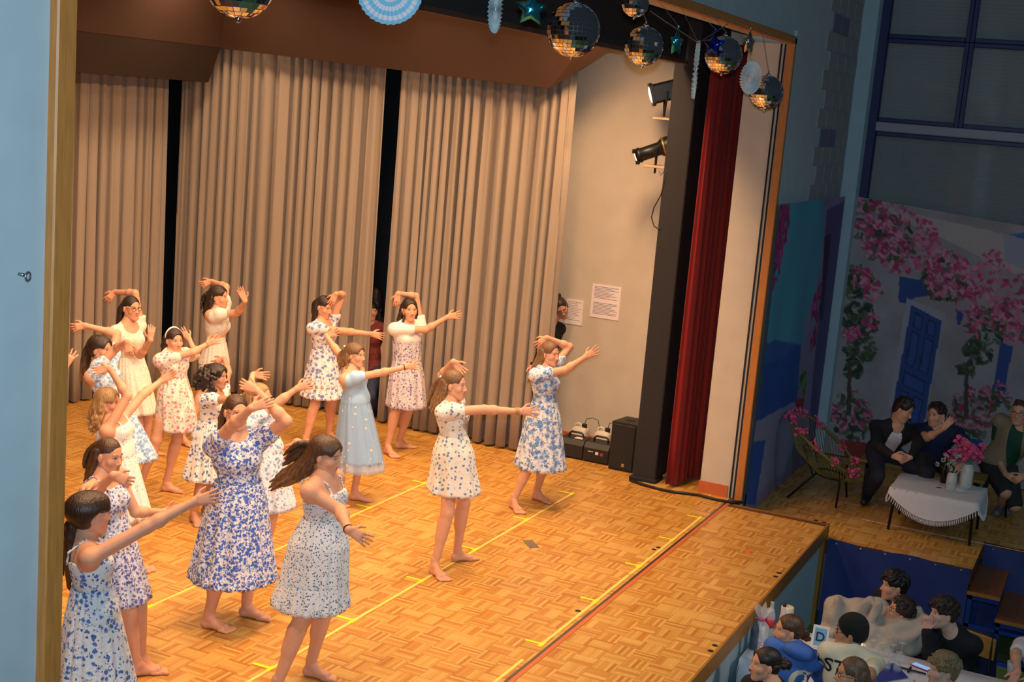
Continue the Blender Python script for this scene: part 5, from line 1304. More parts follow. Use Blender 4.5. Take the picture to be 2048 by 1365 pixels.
C.poly([q(1655, 420), q(1690, 400), q(1640, 910), q(1610, 930)], srgb(96, 92, 150)); C.poly([q(1650, 470), q(1662, 470), q(1645, 640), q(1636, 640)], srgb(50, 44, 90))
for x, y, rr, n in ((1558, 415, .34, 50), (1562, 450, .3, 40), (1556, 490, .25, 34), (1550, 540, .18, 18), (1632, 610, .2, 24), (1625, 680, .12, 12)): C.cluster(*q(x, y), rr, n, .06, [srgb(150, 30, 110), srgb(220, 60, 160), srgb(110, 30, 90), srgb(200, 50, 120)], 1.3)
for x, y, rr, n in ((1512, 770, .2, 30), (1500, 810, .2, 26), (1606, 760, .16, 20), (1605, 800, .12, 12)): C.cluster(*q(x, y), rr, n, .05, [srgb(70, 130, 50), srgb(40, 90, 40), srgb(120, 170, 70)], 1.4)
C.poly([q(1590, 800), q(1608, 795), q(1604, 830), q(1592, 835)], srgb(170, 60, 50))
P = np.zeros((*C.sh, 3)); P[..., 0] = C.u; P[..., 2] = C.v; P[..., 1] = 3.118+.012*np.sin(C.u*6)*np.cos(C.v*2)
org = np.array([14.3, 3.118, -.15]); o = MB().grid(P-org, 0, C.c).build('painted_backdrop', M_print, None, True); o.location = org
tag(o, 'printed backdrop of an arch above the sea hung beside the stage opening', 'backdrop')

# ================================================================== blue tarps, stairs
M_tarp = mat('blue_tarpaulin', srgb(34, 50, 112), .45, noise=.08, nscale=6, bump=.2)
def tarp_skirt(x, y0, y1, z0, z1, label, seed):
    n, k = 40, 16; P = np.zeros((k, n, 3)); yy = np.linspace(y0, y1, n)[None, :]; t = np.linspace(0, 1, k)[:, None]
    P[..., 1] = yy; P[..., 2] = z1+(z0-z1)*t+.012*np.sin(yy*9+seed)*(1-t)
    P[..., 0] = x-.012-.03*t*np.abs(np.sin(yy*4.3+seed))-.02*np.sin(yy*11+t*3)*t
    org = np.array([x, (y0+y1)/2, z0]); e = empty('tarp_skirt', org, label, 'tarpaulin', 'blue tarps skirting the side platform')
    o = MB().grid(P-org).build('sheet', M_tarp, e, True)
    for yv in np.linspace(y0+.08, y1-.08, 6): MB().lathe([(.012, 0), (.006, .006), (0, .006)], np.array([x-.014, yv, z1-.03])-org, (-1, 0, 0), 8).build('staple', M_wire, e)
tarp_skirt(12.555, .93, 2.24, -.995, -.148, 'dark blue tarpaulin stapled to the platform edge behind the seated boys', 1)
tarp_skirt(13.45, -1.6, .90, -.995, -.148, 'dark blue tarpaulin hanging beside the wooden steps', 5)
stp = empty('stage_steps', (13.0, .4, -1.0), 'wooden steps on a blue metal frame leading up to the side platform', 'steps')
M_tread = mat('brown_tread', srgb(120, 70, 34), .5, noise=.15, nscale=12, stretch=(1, 8, 8)); M_bluemetal = mat('blue_steel', srgb(24, 60, 150), .4, .3, noise=.05)
for i in range(4):
    y1 = .93-.27*i; z = -.355-.205*i+1.0
    if z < .06: continue
    MB().bbox_bev((-.47, y1-.29-.4, z-.035), (.43, y1-.4, z), .006).build('tread', M_tread, stp)
    MB().bbox_bev((-.478, y1-.29-.4, z-.032), (-.470, y1-.4, z-.004), .002).build('tread_edge', M_fascia, stp)
    for x in (-.44, .40): MB().box((x-.02, y1-.05-.4, 0), (x+.02, y1-.01-.4, z-.035)).build('post', M_bluemetal, stp)
    MB().box((-.46, y1-.28-.4, z-.075), (-.42, y1-.01-.4, z-.036)).build('rail', M_bluemetal, stp)
MB().box((-.46, -.30, .0), (-.42, .52, .04)).build('rail', M_bluemetal, stp); MB().box((-.46, -.02, .30), (-.42, .52, .335)).build('rail', M_bluemetal, stp)
# thin white floor line on the platform
wl0 = onz(1769, 1040, -.15); wl1 = onz(1967, 1088, -.15)
tag(MB().box((13.46, -1.5, -.1495), (13.475, 2.1, -.1478)).build('floor_line', M_sticker), 'thin white line along the side platform floor', 'floor line')

# ================================================================== lounge corner on the side platform
M_cord = mat('olive_cord', srgb(112, 104, 46), .6, noise=.1, nscale=40); M_leg = mat('dark_steel_leg', srgb(24, 24, 26), .45, .5)
M_flower = mat('pink_petals', srgb(228, 90, 140), .7, noise=.15, nscale=60); M_leafm = mat('leaf_green', srgb(50, 90, 40), .6, noise=.15, nscale=40)
def flower_mesh(r, seed):
    mb = MB(); rr = np.random.default_rng(seed)
    for i in range(16):
        d = unit(rr.normal(0, 1, 3)+np.array([0, 0, .3])); s = perp(rr.normal(0, 1, 3), d); b = np.cross(d, s); c = d*r*.35
        V = [c, c+d*r*.35+s*r*.42, c+d*r*.75+s*r*.2, c+d*r*.8-s*r*.2, c+d*r*.35-s*r*.42, c+d*r*.5+b*r*.12]
        mb.add(V, [(0, 1, 5), (1, 2, 5), (2, 3, 5), (3, 4, 5), (4, 0, 5)])
    return mb
FL = []
for i in range(4): o = flower_mesh(.045, i).build('flower', M_flower); FL.append(o.data); bpy.data.objects.remove(o)
ch = empty('string_chair', (13.95, 2.66, -.15), 'round woven string armchair trimmed with pink flowers, empty', 'armchair')
rim = lambda t: np.array([.40*math.cos(t), .06+.34*math.sin(t)*(1 if math.sin(t) > 0 else 1.25), .62+.26*math.sin(t)+.03*math.cos(2*t)])
bot = lambda t: np.array([.17*math.cos(t), -.10+.15*math.sin(t), .28+.02*math.sin(t)])
tt = np.linspace(0, 2*math.pi, 41)
MB().tube([rim(t) for t in tt], .016, 8, cap=False).build('rim', M_cord, ch, True); MB().tube([bot(t) for t in tt], .010, 8, cap=False).build('base_ring', M_leg, ch, True)
cm = MB()
for t in np.linspace(0, 2*math.pi, 64, endpoint=False):
    a, b = rim(t), bot(t); m = (a+b)/2+np.array([.06*math.cos(t), .06*math.sin(t), -.05]); cm.tube([a, m, b], .0035, 5, cap=False)
o = cm.build('cords', M_cord, ch); o['kind'] = 'stuff'
for t in (.8, 2.3, 3.9, 5.5):
    b = bot(t); MB().tube([rim(t)*.55+b*.45, b+np.array([.05*math.cos(t), .05*math.sin(t), -.03]), np.array([.36*math.cos(t), .36*math.sin(t), .004])], .011, 8).build('leg', M_leg, ch, True)
fr = np.random.default_rng(8)
for i, t in enumerate((.3, .75, 1.1, 1.5, 1.9, 2.3, 2.75, 3.2, 3.7, 4.2, 4.7, 5.3, 5.8)):
    for k in range(2):
        o = bpy.data.objects.new('flower', FL[(i+k) % 4]); COL.objects.link(o); o.parent = ch; o.location = tuple(rim(t+.08*k)+fr.normal(0, .015, 3)+np.array([0, 0, .02])); o.scale = (1.1-.3*k,)*3; o.rotation_euler = tuple(fr.uniform(0, 6, 3))
    MB().add([rim(t+.12), rim(t+.12)+np.array([.03, .01, .04]), rim(t+.2)+np.array([0, 0, .03]), rim(t+.2)+np.array([-.02, 0, -.02])], [(0, 1, 2, 3)]).build('leaf', M_leafm, ch)
# bench
M_bench = mat('bench_wood', srgb(120, 100, 50), .55, noise=.12, nscale=10, stretch=(8, .6, 8))
bn = empty('bench', (14.36, 1.68, -.15), 'plain wooden bench under the two men', 'bench')
for k in range(3): MB().bbox_bev((-.19+.127*k, -.64, .415), (-.068+.127*k, .64, .45), .005).build('seat_plank', M_bench, bn)
for y in (-.55, .55):
    for x in (-.15, .15): MB().box((x-.02, y-.02, 0), (x+.02, y+.02, .415)).build('leg', M_leg, bn)
    MB().box((-.17, y-.015, .36), (.17, y+.015, .415)).build('cross_bar', M_leg, bn)
# coffee table with fringed cloth
M_cloth = mat('white_linen', srgb(214, 212, 214), .85, noise=.04, nscale=30, bump=.1)
ct = empty('coffee_table', (13.62, 1.42, -.15), 'low square table with dark steel legs under a fringed white cloth', 'table')
MB().bbox_bev((-.36, -.42, .40), (.36, .42, .43), .005).build('table_top', M_bench, ct)
for x in (-.31, .31):
    for y in (-.37, .37): MB().tube([(x, y, .40), (x*1.05, y*1.05, .003)], .014, 8).build('leg', M_leg, ct)
th = np.linspace(0, 2*math.pi, 97)[:-1]; P = []
def sq(t, r): c, s_ = math.cos(t), math.sin(t); k = 1/max(abs(c)/.37, abs(s_)/.43); return min(r, k)
for r in np.linspace(.02, 1, 14)**.8*.62:
    row = []
    for t in th:
        e_ = sq(t, 9); rr = min(r, e_); over = max(0, r-e_); zz = .436-over*.95; rr += over*.18
        row.append((rr*math.cos(t), rr*math.sin(t), zz))
    P.append(row)
tcl = empty('fringed_tablecloth', (13.62, 1.42, -.15), 'round white tablecloth with a tasselled fringe', 'tablecloth'); P = np.array(P)
MB().grid(P, wrap=True).build('cloth', M_cloth, tcl, True); fm = MB()
for j in range(96):
    for f_ in (0, .5):
        p = P[-1][j]*(1-f_)+P[-1][(j+1) % 96]*f_; fm.tube([p, p+np.array([0, 0, -.022]), p+np.array([p[0]*.02, p[1]*.02, -.05])], [.003, .006, .003], 5)
o = fm.build('fringe', M_cloth, tcl); o['kind'] = 'stuff'
def vase(px, r, hh, m, label, nm='vase', cat='vase'):
    p = onz(px[0], px[1], .288); e = empty(nm, (p[0], p[1], .288), label, cat); MB().lathe([(r*.7, 0), (r, hh*.15), (r, hh*.8), (r*.75, hh*.95), (r*.8, hh), (r*.65, hh), (r*.6, hh*.9), (0, hh*.88)], (0, 0, 0), seg=20).build('vessel', m, e, True); return e
M_ceramic = mat('cream_ceramic', srgb(206, 206, 196), .35, noise=.03)
v1 = vase((1929, 978), .065, .26, M_ceramic, 'tall cream vase of pink flowers on the fringed cloth')
for i in range(15):
    d = np.array([fr.normal(0, .06), fr.normal(0, .075), fr.uniform(.28, .48)]); o = bpy.data.objects.new('flower', FL[i % 4]); COL.objects.link(o); o.parent = v1; o.location = tuple(d); o.scale = (1.3,)*3; o.rotation_euler = tuple(fr.uniform(0, 6, 3))
    if i % 2 == 0: MB().tube([(0, 0, .2), d*.6+np.array([0, 0, .1]), d], .003, 5).build('stem', M_leafm, v1)
v2 = vase((1901, 976), .05, .16, M_ceramic, 'short cream vase of white wild flowers on the fringed cloth')
M_wf = mat('white_petals', srgb(190, 190, 180), .7)
for i in range(14):
    d = np.array([fr.normal(0, .08), fr.normal(0, .1), fr.uniform(.2, .36)]); MB().tube([(0, 0, .12), d*.6+np.array([0, 0, .06]), d], .003, 5).build('stem', M_leafm, v2)
    o = bpy.data.objects.new('flower', FL[i % 4].copy()); o.data.materials[0] = M_wf; COL.objects.link(o); o.parent = v2; o.location = tuple(d); o.scale = (.55,)*3
M_glassy, N_, L_, b_ = new_mat('clear_glass'); b_.inputs['Base Color'].default_value = (.75, .8, .82, 1); b_.inputs['Roughness'].default_value = .04; b_.inputs['Alpha'].default_value = .30; b_.inputs['Specular IOR Level'].default_value = .9
vase((1900, 982), .045, .07, M_glassy, 'clear round tea-light glass beside the short vase', 'tealight_glass', 'glass'); vase((1919, 985), .05, .06, M_glassy, 'clear round tea-light glass before the tall vase', 'tealight_glass', 'glass')
M_bottle = mat('brown_bottle_glass', srgb(36, 22, 14), .12, noise=.05)
def bottle(loc, label, m=M_bottle, s=1.0, cap=None, rot=(0, 0, 0), lab=None):
    e = empty('bottle', loc, label, 'bottle'); MB().lathe([(.026*s, 0), (.031*s, .006*s), (.031*s, .14*s), (.024*s, .17*s), (.013*s, .20*s), (.012*s, .235*s), (.014*s, .24*s)], (0, 0, 0), seg=18).build('glass', m, e, True)
    if lab is not None: MB().lathe([(.0318*s, .06*s), (.0318*s, .12*s)], (0, 0, 0), seg=18).build('bottle_label', lab, e, True)
    if cap is not None: MB().lathe([(.0145*s, .225*s), (.0145*s, .245*s), (0, .246*s)], (0, 0, 0), seg=12).build('bottle_cap', cap, e, True)
    e.rotation_euler = rot; return e
p = onz(1884, 968, .288); bottle((p[0]+.05, p[1], .288), 'brown glass bottle standing on the fringed cloth')

# ---- the three men
M_jacket = mat('black_jacket', srgb(20, 20, 24), .8, noise=.1, nscale=30); M_shirtw = mat('white_shirt', srgb(216, 214, 220), .75, noise=.04, nscale=15); M_jeans = mat('dark_jeans', srgb(34, 38, 54), .85, noise=.15, nscale=60)
M_navyt = mat('navy_tee', srgb(16, 28, 66), .8, noise=.08, nscale=30); M_vest = mat('khaki_vest', srgb(140, 124, 96), .85, noise=.1, nscale=40); M_greent = mat('green_tee', srgb(16, 70, 50), .8, noise=.08, nscale=30); M_short = mat('dark_shorts', srgb(40, 42, 38), .85, noise=.12, nscale=30)
M_shoe = mat('dark_shoe', srgb(28, 28, 30), .6, noise=.1); M_slide = mat('striped_slide', srgb(120, 122, 128), .6, noise=.2, nscale=60, stretch=(1, 1, 6))
FZ = -.15; M_trd = mat('charcoal_trousers', srgb(42, 42, 48), .85, noise=.12, nscale=40)
bk = dict(male=True, q=1.1)
r1, J1, _ = dancer(1.76, 205, None, (1793, 852), (1806, 820), P3=(14.30, 2.10, .39), noff=-.22, hoff=-.26, hyaw=-100, pitch=22, foot_z=FZ, feet=dict(R=((1737, 1000), (1722, 1016)), L=((1822, 1006), (1808, 1018))), shw=.112,
       R=[(1752, 890, 1), (1785, 912, 1), (1805, 918, 0), (.7, .1)], L=[(1838, 885, 1), (1822, 914, 1), (1806, 920, 0), (.7, .1)], brow=DK, S=dict(label='person in a black jacket and open white shirt on the bench holding a bottle', seed=31, hair=hs('short', DK, vol=.98, n=60), shirt=dict(m=M_jacket, name='jacket', open=True, m_in=M_shirtw, drop=.05), trousers=dict(m=M_jeans), shoes=M_shoe, **bk))
dancer(1.74, 195, None, (1876, 856), (1873, 830), P3=(14.42, 1.60, .39), noff=-.10, hoff=-.12, hyaw=150, pitch=5, foot_z=FZ, shw=.115, bulk=1.08,
       R=[(1854, 876, 1), (1888, 857, 1), (1898, 846, 0), (.6, .1)], L=[(1936, 892, 1), (1925, 930, 1), (1915, 940, 0), (.5, .1)], brow=DK, S=dict(label='person in a navy T-shirt on the bench with one hand on the other shoulder', seed=32, hair=hs('short', DK, vol=.98, n=60), shirt=dict(m=M_navyt, slv=.55, ainf=.016), trousers=dict(m=M_trd), shoes=M_shoe, **bk))
r3, J3, _ = dancer(1.78, 165, None, (2040, 858), (2038, 826), P3=(14.70, .98, .40), noff=-.05, hoff=-.06, hyaw=175, foot_z=FZ, feet=dict(R=((2004, 1022), (1985, 1040)), L=((2024, 1020), (2006, 1036))), shw=.118, bulk=1.15,
       R=[(1992, 908, 1), (2012, 950, 1), (2026, 958, 0), (.8, .1)], L=[(2080, 908, 1), (2050, 952, 1), (2034, 960, 0), (.8, .1)], brow=BR, S=dict(label='person with beard and glasses in a khaki vest and shorts holding a bottle', seed=33, glasses=True, hair=hs('short', BR, vol=.93, n=20), shirt=dict(m=M_greent, slv=.5, ainf=.016), trousers=dict(m=M_short, t1=.95), shoes=M_slide, **bk))
p = torso(J3, .024, False)+shoulders(J3, .02); N3, h3 = J3['N'], 1.78; p.sub(N3+J3['fw']*.05*h3-UPZ*.08*h3, np.array([.04, .06, .16])*h3, np.array([J3['rt'], J3['fw'], UPZ]), .01)
for s in 'RL': p.sub(J3['sh'+s]+(J3['sh'+s]-N3)*.45, (.05, .05, .08), None, .01)
p.cut(J3['P'], -UPZ); V, Q = mesh_sdf(p, .0125); put_mesh('vest', [(V, Q)], M_vest, r3)
w = (J1['wrR']+J1['wrL'])/2+J1['G']; bottle(tuple(w+np.array([-.05, -.02, -.09])), 'brown glass bottle in the hands of the man in the jacket'); w = (J3['wrR']+J3['wrL'])/2+J3['G']; bottle(tuple(w+np.array([-.06, .0, -.06])), 'brown glass bottle in the hands of the man in the vest')
st_ = empty('stool', (14.76, .96, -.15), 'dark metal stool under the man in the khaki vest', 'stool'); MB().lathe([(.18, .41), (.19, .43), (.18, .455), (0, .455)], (0, 0, 0), seg=20).build('seat', M_leg, st_, True)
for t in (.7, 2.3, 3.9, 5.4): MB().tube([(.13*math.cos(t), .13*math.sin(t), .42), (.21*math.cos(t), .21*math.sin(t), 0.003)], .012, 8).build('leg', M_leg, st_, True)

# ---- people glimpsed backstage
M_dktop = mat('red_flower_top', srgb(120, 50, 48), .8, noise=.5, nscale=30); M_bktop = mat('black_top', srgb(16, 16, 18), .85, noise=.1)
M_blpant = mat('blue_jeans', srgb(50, 58, 80), .85, noise=.12, nscale=50)
dancer(1.5, 195, (742, 735), (741, 648), (742, 622), shw=.09, G=(*(onx(742, 860, 13.16)[:2]), 0), hyaw=-130, top=(742, 598), R=[(732, 690, -1), (738, 725, -1), (740, 745, -1)], L=[(756, 690, -1), (752, 725, -1), (750, 745, -1)], S=dict(label='person with dark fringe in a red flowered top waiting in the curtain gap', seed=41, q=1.2, hair=hs('long', BK, len=.28, fringe=.6), shirt=dict(m=M_dktop, slv=.6), trousers=dict(m=M_blpant), shoes=M_shoe))
dancer(1.58, -60, (752, 720), (751, 622), (748, 592), G=(*(onx(750, 850, 13.54)[:2]), 0), hyaw=60, top=(748, 570), R=[(762, 670, 1), (766, 710, 1), (768, 730, 0)], L=[(742, 670, -1), (744, 710, -1), (744, 730, 0)], S=dict(label='person turned away in grey behind the girl in the red flowered top', seed=42, q=1.3, hair=hs('long', BK, len=.30), shirt=dict(m=M_trd, slv=1.0), trousers=dict(m=M_jeans), shoes=M_shoe))
dancer(1.62, -120, (1062, 770), (1100, 646), (1122, 616), G=(13.25, 5.93, 0), hyaw=-140, pitch=25, tilt=-28, R=[(1070, 690, 1), (1066, 730, 1), (1064, 750, 0)], L=[(1108, 695, -1), (1090, 735, -1), (1080, 755, 0)], S=dict(label='person in black with glasses and pinned-up hair peeking round the wing curtain', seed=43, glasses=True, hair=hs('bun', DK, base=(0, -.075, .105)), shirt=dict(m=M_bktop), trousers=dict(m=M_bktop), shoes=M_shoe))
# ================================================================== the audience table below the stage
HZ = -1.0; TZ = -.255
M_tcloth = mat('white_table_paper', srgb(222, 224, 230), .6, noise=.03, nscale=8)
ta = empty('trestle_table', (9.9, .75, HZ), 'long folding table under white paper at the foot of the stage', 'table')
MB().bbox_bev((-.38, -2.0, .70), (.38, 1.46, .738), .005).build('table_top', M_bench, ta)
for y in (-1.7, 1.2):
    for x in (-.32, .32): MB().tube([(x, y, .70), (x, y, .003)], .016, 8).build('leg', M_leg, ta)
    MB().tube([(-.32, y, .2), (.32, y, .2)], .012, 8).build('cross_bar', M_leg, ta)
# paper cover with creased drops
xs = [-.44, -.435, -.41, -.20, 0, .20, .41, .435, .44]; zs = [-.26, -.10, .0, .0, .0, .0, .0, -.08, -.2]; ys = np.linspace(-2.02, 1.48, 36); P = np.zeros((36, 9, 3))
for i, y in enumerate(ys):
    for j in range(9):
        k = (j in (0, 8))*1.0+(j in (1, 7))*.5; P[i, j] = (xs[j]+math.copysign(.02*k*math.sin(y*7+j), xs[j]), y, .7425+zs[j]+(.002*math.sin(y*6+j) if 1 < j < 7 else 0))
e = empty('table_cover', (9.9, .75, HZ), 'white paper cover spread over the long audience table', 'tablecloth'); mb = MB().grid(P)
endP = np.zeros((3, 7, 3))
for i, (dz, dy) in enumerate(((0, 0), (-.1, .012), (-.22, .006))):
    for j in range(7): endP[i, j] = (xs[j+1], 1.48+dy, .7425+dz)
mb.grid(endP); mb.build('paper', M_tcloth, e, True).modifiers.new('t', 'SOLIDIFY').thickness = .002

def chair(x, y, yaw, label):
    e = empty('stacking_chair', (x, y, HZ), label, 'chair', 'chairs at the audience tables'); e.rotation_euler = (0, 0, math.radians(yaw)); my = mat('beech_ply', srgb(176, 128, 60), .5, noise=.1, nscale=10)
    MB().bbox_bev((-.20, -.20, .43), (.20, .20, .448), .006).build('seat', my, e)
    MB().bbox_bev((-.235, -.20, .66), (-.215, .20, .84), .006).build('backrest', my, e)
    for s in (-1, 1):
        MB().tube([(-.225, s*.17, .84), (-.20, s*.18, .43), (-.24, s*.19, .003)], .011, 8).build('leg', M_leg, e, True); MB().tube([(.17, s*.17, .43), (.20, s*.19, .003)], .011, 8).build('leg', M_leg, e, True)
    return e
M_boy = mat('black_sweater', srgb(18, 18, 24), .85, noise=.1, nscale=30); M_hood = mat('blue_hoodie', srgb(62, 108, 190), .85, noise=.06, nscale=25); M_cream = mat('cream_tee', srgb(222, 214, 184), .8, noise=.04, nscale=20)
M_blanket = mat('grey_blanket', srgb(176, 168, 156), .9, noise=.06, nscale=25, bump=.15); M_knit = mat('black_knit', srgb(20, 24, 24), .95, noise=.15, nscale=90, bump=.4)
bm = dict(male=True); tr_ = dict(m=M_jeans)
def sit(P3, neck, head, hyaw, yaw, R, L, S, h=1.68, chl=None, cyaw=None, **k):
    S = dict(S); S.setdefault('trousers', tr_); S.setdefault('shoes', M_shoe)
    r, J, sc = dancer(h, yaw, None, neck, head, R, L, S, P3=P3, hyaw=hyaw, foot_z=HZ, **k)
    if chl: chair(P3[0], P3[1], yaw, chl)
    return r, J, sc
HP = -1.0+.448+.085
# far side of the table
sit((10.95, 1.42, HP), (1800, 1206), (1788, 1173), 118, 150, [(1765, 1245, -1), (1745, 1255, -1), (1742, 1262, -1)], [(1830, 1245, -1), (1800, 1262, -1), (1790, 1262, -1)], noff=-.05, hoff=-.05, h=1.72, S=dict(label='person with black bowl-cut hair sharing a grey blanket, smiling at the stage', seed=51, hair=hs('short', BK, fringe=.32, vol=1.05), shirt=dict(m=M_boy), **bm))
sit((10.62, 1.14, HP), (1826, 1252), (1800, 1222), 112, 160, [(1790, 1272, -1), (1770, 1280, -1), (1765, 1286, -1)], [(1845, 1290, -1), (1815, 1298, -1), (1800, 1298, -1)], pitch=-18, tilt=22, noff=-.06, hoff=-.1, h=1.62, brow=DK, S=dict(label='person wearing glasses leaning back inside the grey blanket', seed=52, glasses=True, hair=hs('short', DK, vol=1.04), shirt=dict(m=M_boy), **bm))
sit((10.72, .80, HP), (1905, 1266), (1886, 1228), 122, 160, [(1862, 1320, 1), (1854, 1262, 1), (1856, 1244, 0), (1.3, .05)], [(1935, 1325, -1), (1915, 1350, 1), (1900, 1356, 0)], noff=-.15, hoff=-.20, h=1.70, brow=DK, skin=SKL, S=dict(label='person in a black sweater resting the mouth on a fist', seed=53, hair=hs('short', DK, fringe=.35, vol=1.07), shirt=dict(m=M_boy, infl=.02, ainf=.018), **bm), chl='stacking chair with a dark jacket behind the boy in black')
# near side
sit((9.02, .74, HP), (1890, 1385), (1886, 1342), 118, 25, [(1850, 1420, 1), (1850, 1400, -1), (1840, 1390, 0)], [(1860, 1410, -1), (1850, 1400, -1), (1830, 1390, 0)], h=1.62, brow=LB, hoff=.1, noff=.06, skin=SKL, S=dict(label='person with a blond bowl cut watching from the near side of the table', seed=54, hair=hs('short', (.25, .17, .08), tip=BL, fringe=.35, vol=1.08), shirt=dict(m=M_trd), **bm))
r5, J5, _ = sit((9.06, 1.44, HP), (1706, 1302), (1700, 1265), 100, 22, [(1738, 1352, 1), (1745, 1375, -1), (1748, 1385, 0)], [(1640, 1330, -1), (1660, 1310, -1), (1680, 1300, 0)], h=1.68, hoff=.08, noff=.04, skin=SKD, bulk=1.0, shw=.10, S=dict(label='person in a black beanie and cream T-shirt with Gothic lettering on the back', seed=55, beanie=M_knit, glasses=True, hair=None, shirt=dict(m=M_cream, slv=.6, ainf=.012, infl=.012), **bm))
r6, J6, _ = sit((9.02, 1.86, HP), (1594, 1296), (1576, 1262), 118, 25, [(1634, 1340, -1), (1640, 1372, -1), (1640, 1384, 0)], [(1560, 1330, -1), (1550, 1320, -1), (1540, 1310, 0)], h=1.62, hoff=.06, noff=.05, brow=BR, S=dict(label='person with brown hair in a low bun wearing a blue hoodie with a cream number', seed=56, q=1.0, hair=hs('bun', BR, base=(.0, -.125, -.035)), shirt=dict(m=M_hood, hood=True, infl=.015, ainf=.012)))
sit((8.60, 1.80, HP), (1548, 1375), (1530, 1330), 122, 170, [(1560, 1440, 1), (1540, 1460, 1), (1530, 1460, 0)], [(1500, 1420, -1), (1490, 1440, -1), (1490, 1450, 0)], h=1.66, hoff=.02, S=dict(label='person with black pinned-up hair in a black top looking up at the stage', seed=57, q=1.0, hair=hs('bun', BK, base=(.0, -.14, .01), locks=[[(.07, .05, .06), (.078, .055, -.02), (.075, .05, -.09)]]), shirt=dict(m=M_boy)))
sit((8.66, 1.22, HP), (1712, 1392), (1702, 1350), 115, 175, [(1740, 1450, 1), (1720, 1460, 1), (1700, 1460, 0)], [(1670, 1440, -1), (1670, 1450, -1), (1660, 1450, 0)], h=1.64, hoff=.02, brow=BR, S=dict(label='person wearing glasses with straight brown hair, head just rising behind the table', seed=58, glasses=True, q=1.0, hair=hs('long', (.12, .075, .045), len=.26), shirt=dict(m=M_cream)))
sit((10.80, .10, HP), (2085, 1285), (2090, 1245), 150, 165, [(2030, 1310, 1), (2036, 1345, 1), (2030, 1356, 0)], [(2100, 1330, 1), (2080, 1350, 1), (2070, 1356, 0)], h=1.68, S=dict(label='person in a white T-shirt of whom only a bent arm shows', seed=59, hair=hs('short', DK), shirt=dict(m=M_shirtw, slv=.55, ainf=.02), **bm), chl='stacking chair under the person in the white T-shirt')
def beer_bench(x, y0, y1, label):
    e = empty('folding_bench', (x, (y0+y1)/2, HZ), label, 'bench', 'folding benches at the audience tables'); my = mat('beech_ply', srgb(176, 128, 60), .5, noise=.1, nscale=10); L2 = (y1-y0)/2
    for k in (-1, 1): MB().bbox_bev((k*.065-.06, -L2, .42), (k*.065+.06, L2, .448), .006).build('seat_plank', my, e)
    for y in (-L2+.15, L2-.15):
        for k in (-1, 1): MB().tube([(k*.09, y, .42), (k*.14, y, .003)], .014, 8).build('leg', M_leg, e)
        MB().tube([(-.11, y, .2), (.11, y, .2)], .010, 8).build('cross_bar', M_leg, e)
beer_bench(10.92, 1.02, 2.1, 'folding bench under the two boys in the blanket')
beer_bench(9.04, .3, 2.15, 'folding bench along the near side of the white table')
beer_bench(8.63, .8, 2.15, 'folding bench under the two women with their backs to the table')
# jacket over the chair of the boy in black
jk = Prims().cap((10.98, .62, -.20), (10.98, .98, -.20), .05, .05).cap((11.02, .60, -.25), (11.06, .58, -.75), .07, .09, .05).cap((11.02, .98, -.25), (11.06, .98, -.75), .07, .09, .05).cap((11.02, .8, -.3), (11.05, .8, -.8), .09, .1, .06)
V, Q = mesh_sdf(jk, .012); o = put_mesh('jacket', [(V-np.array([11.0, .8, -.9]), Q)], M_navyt, None); o.location = (11.0, .8, -.9); tag(o, 'dark blue jacket hung over the chair of the boy in black', 'jacket')
# grey blanket over two boys: heavy folds pressed out of a smooth body
def pt(x, y, X): return onx(x, y, X)
bp_ = Prims()
A = [pt(1672, 1216, 10.62), pt(1712, 1224, 10.60), pt(1752, 1222, 10.66), pt(1800, 1252, 10.52), pt(1840, 1250, 10.60)]
for i in range(4): bp_.cap(A[i], A[i+1], .085, .095, .05)
Bq = [pt(1668, 1262, 10.58), pt(1708, 1282, 10.50), pt(1764, 1290, 10.46), pt(1818, 1286, 10.48)]
for i in range(3): bp_.cap(Bq[i], Bq[i+1], .10, .10, .06)
for a_, b_2 in zip(A[:4], Bq): bp_.cap(a_, b_2, .09, .10, .06)
for (x0, y0), (x1, y1), X in (((1676, 1202), (1662, 1285), 10.50), ((1740, 1200), (1690, 1262), 10.50), ((1758, 1212), (1716, 1290), 10.45), ((1850, 1238), (1770, 1278), 10.42), ((1846, 1262), (1756, 1304), 10.38), ((1790, 1262), (1715, 1268), 10.40), ((1836, 1220), (1852, 1262), 10.52)): bp_.cap(pt(x0, y0, X), pt(x1, y1, X), .034, .042, .06)
bp_.cut((0, 0, TZ-.30), (0, 0, -1.0)); V, Q = mesh_sdf(bp_, .012); dsp = .011*np.sin(V @ np.array([6, 26, 20.])+2.2*np.sin(V @ np.array([3, -9, 12.])))+.006*np.sin(V @ np.array([-9, 38, -31.])+1.5*np.sin(V @ np.array([0, 14, 9.]))); V = V+dsp[:, None]*np.array([-.8, .1, .5]); G0 = np.array([10.55, 1.4, -.6]); o = put_mesh('blanket', [(V-G0, Q)], M_blanket, None); o.location = G0; tag(o, 'crumpled grey blanket wrapped round two boys at the table', 'blanket')

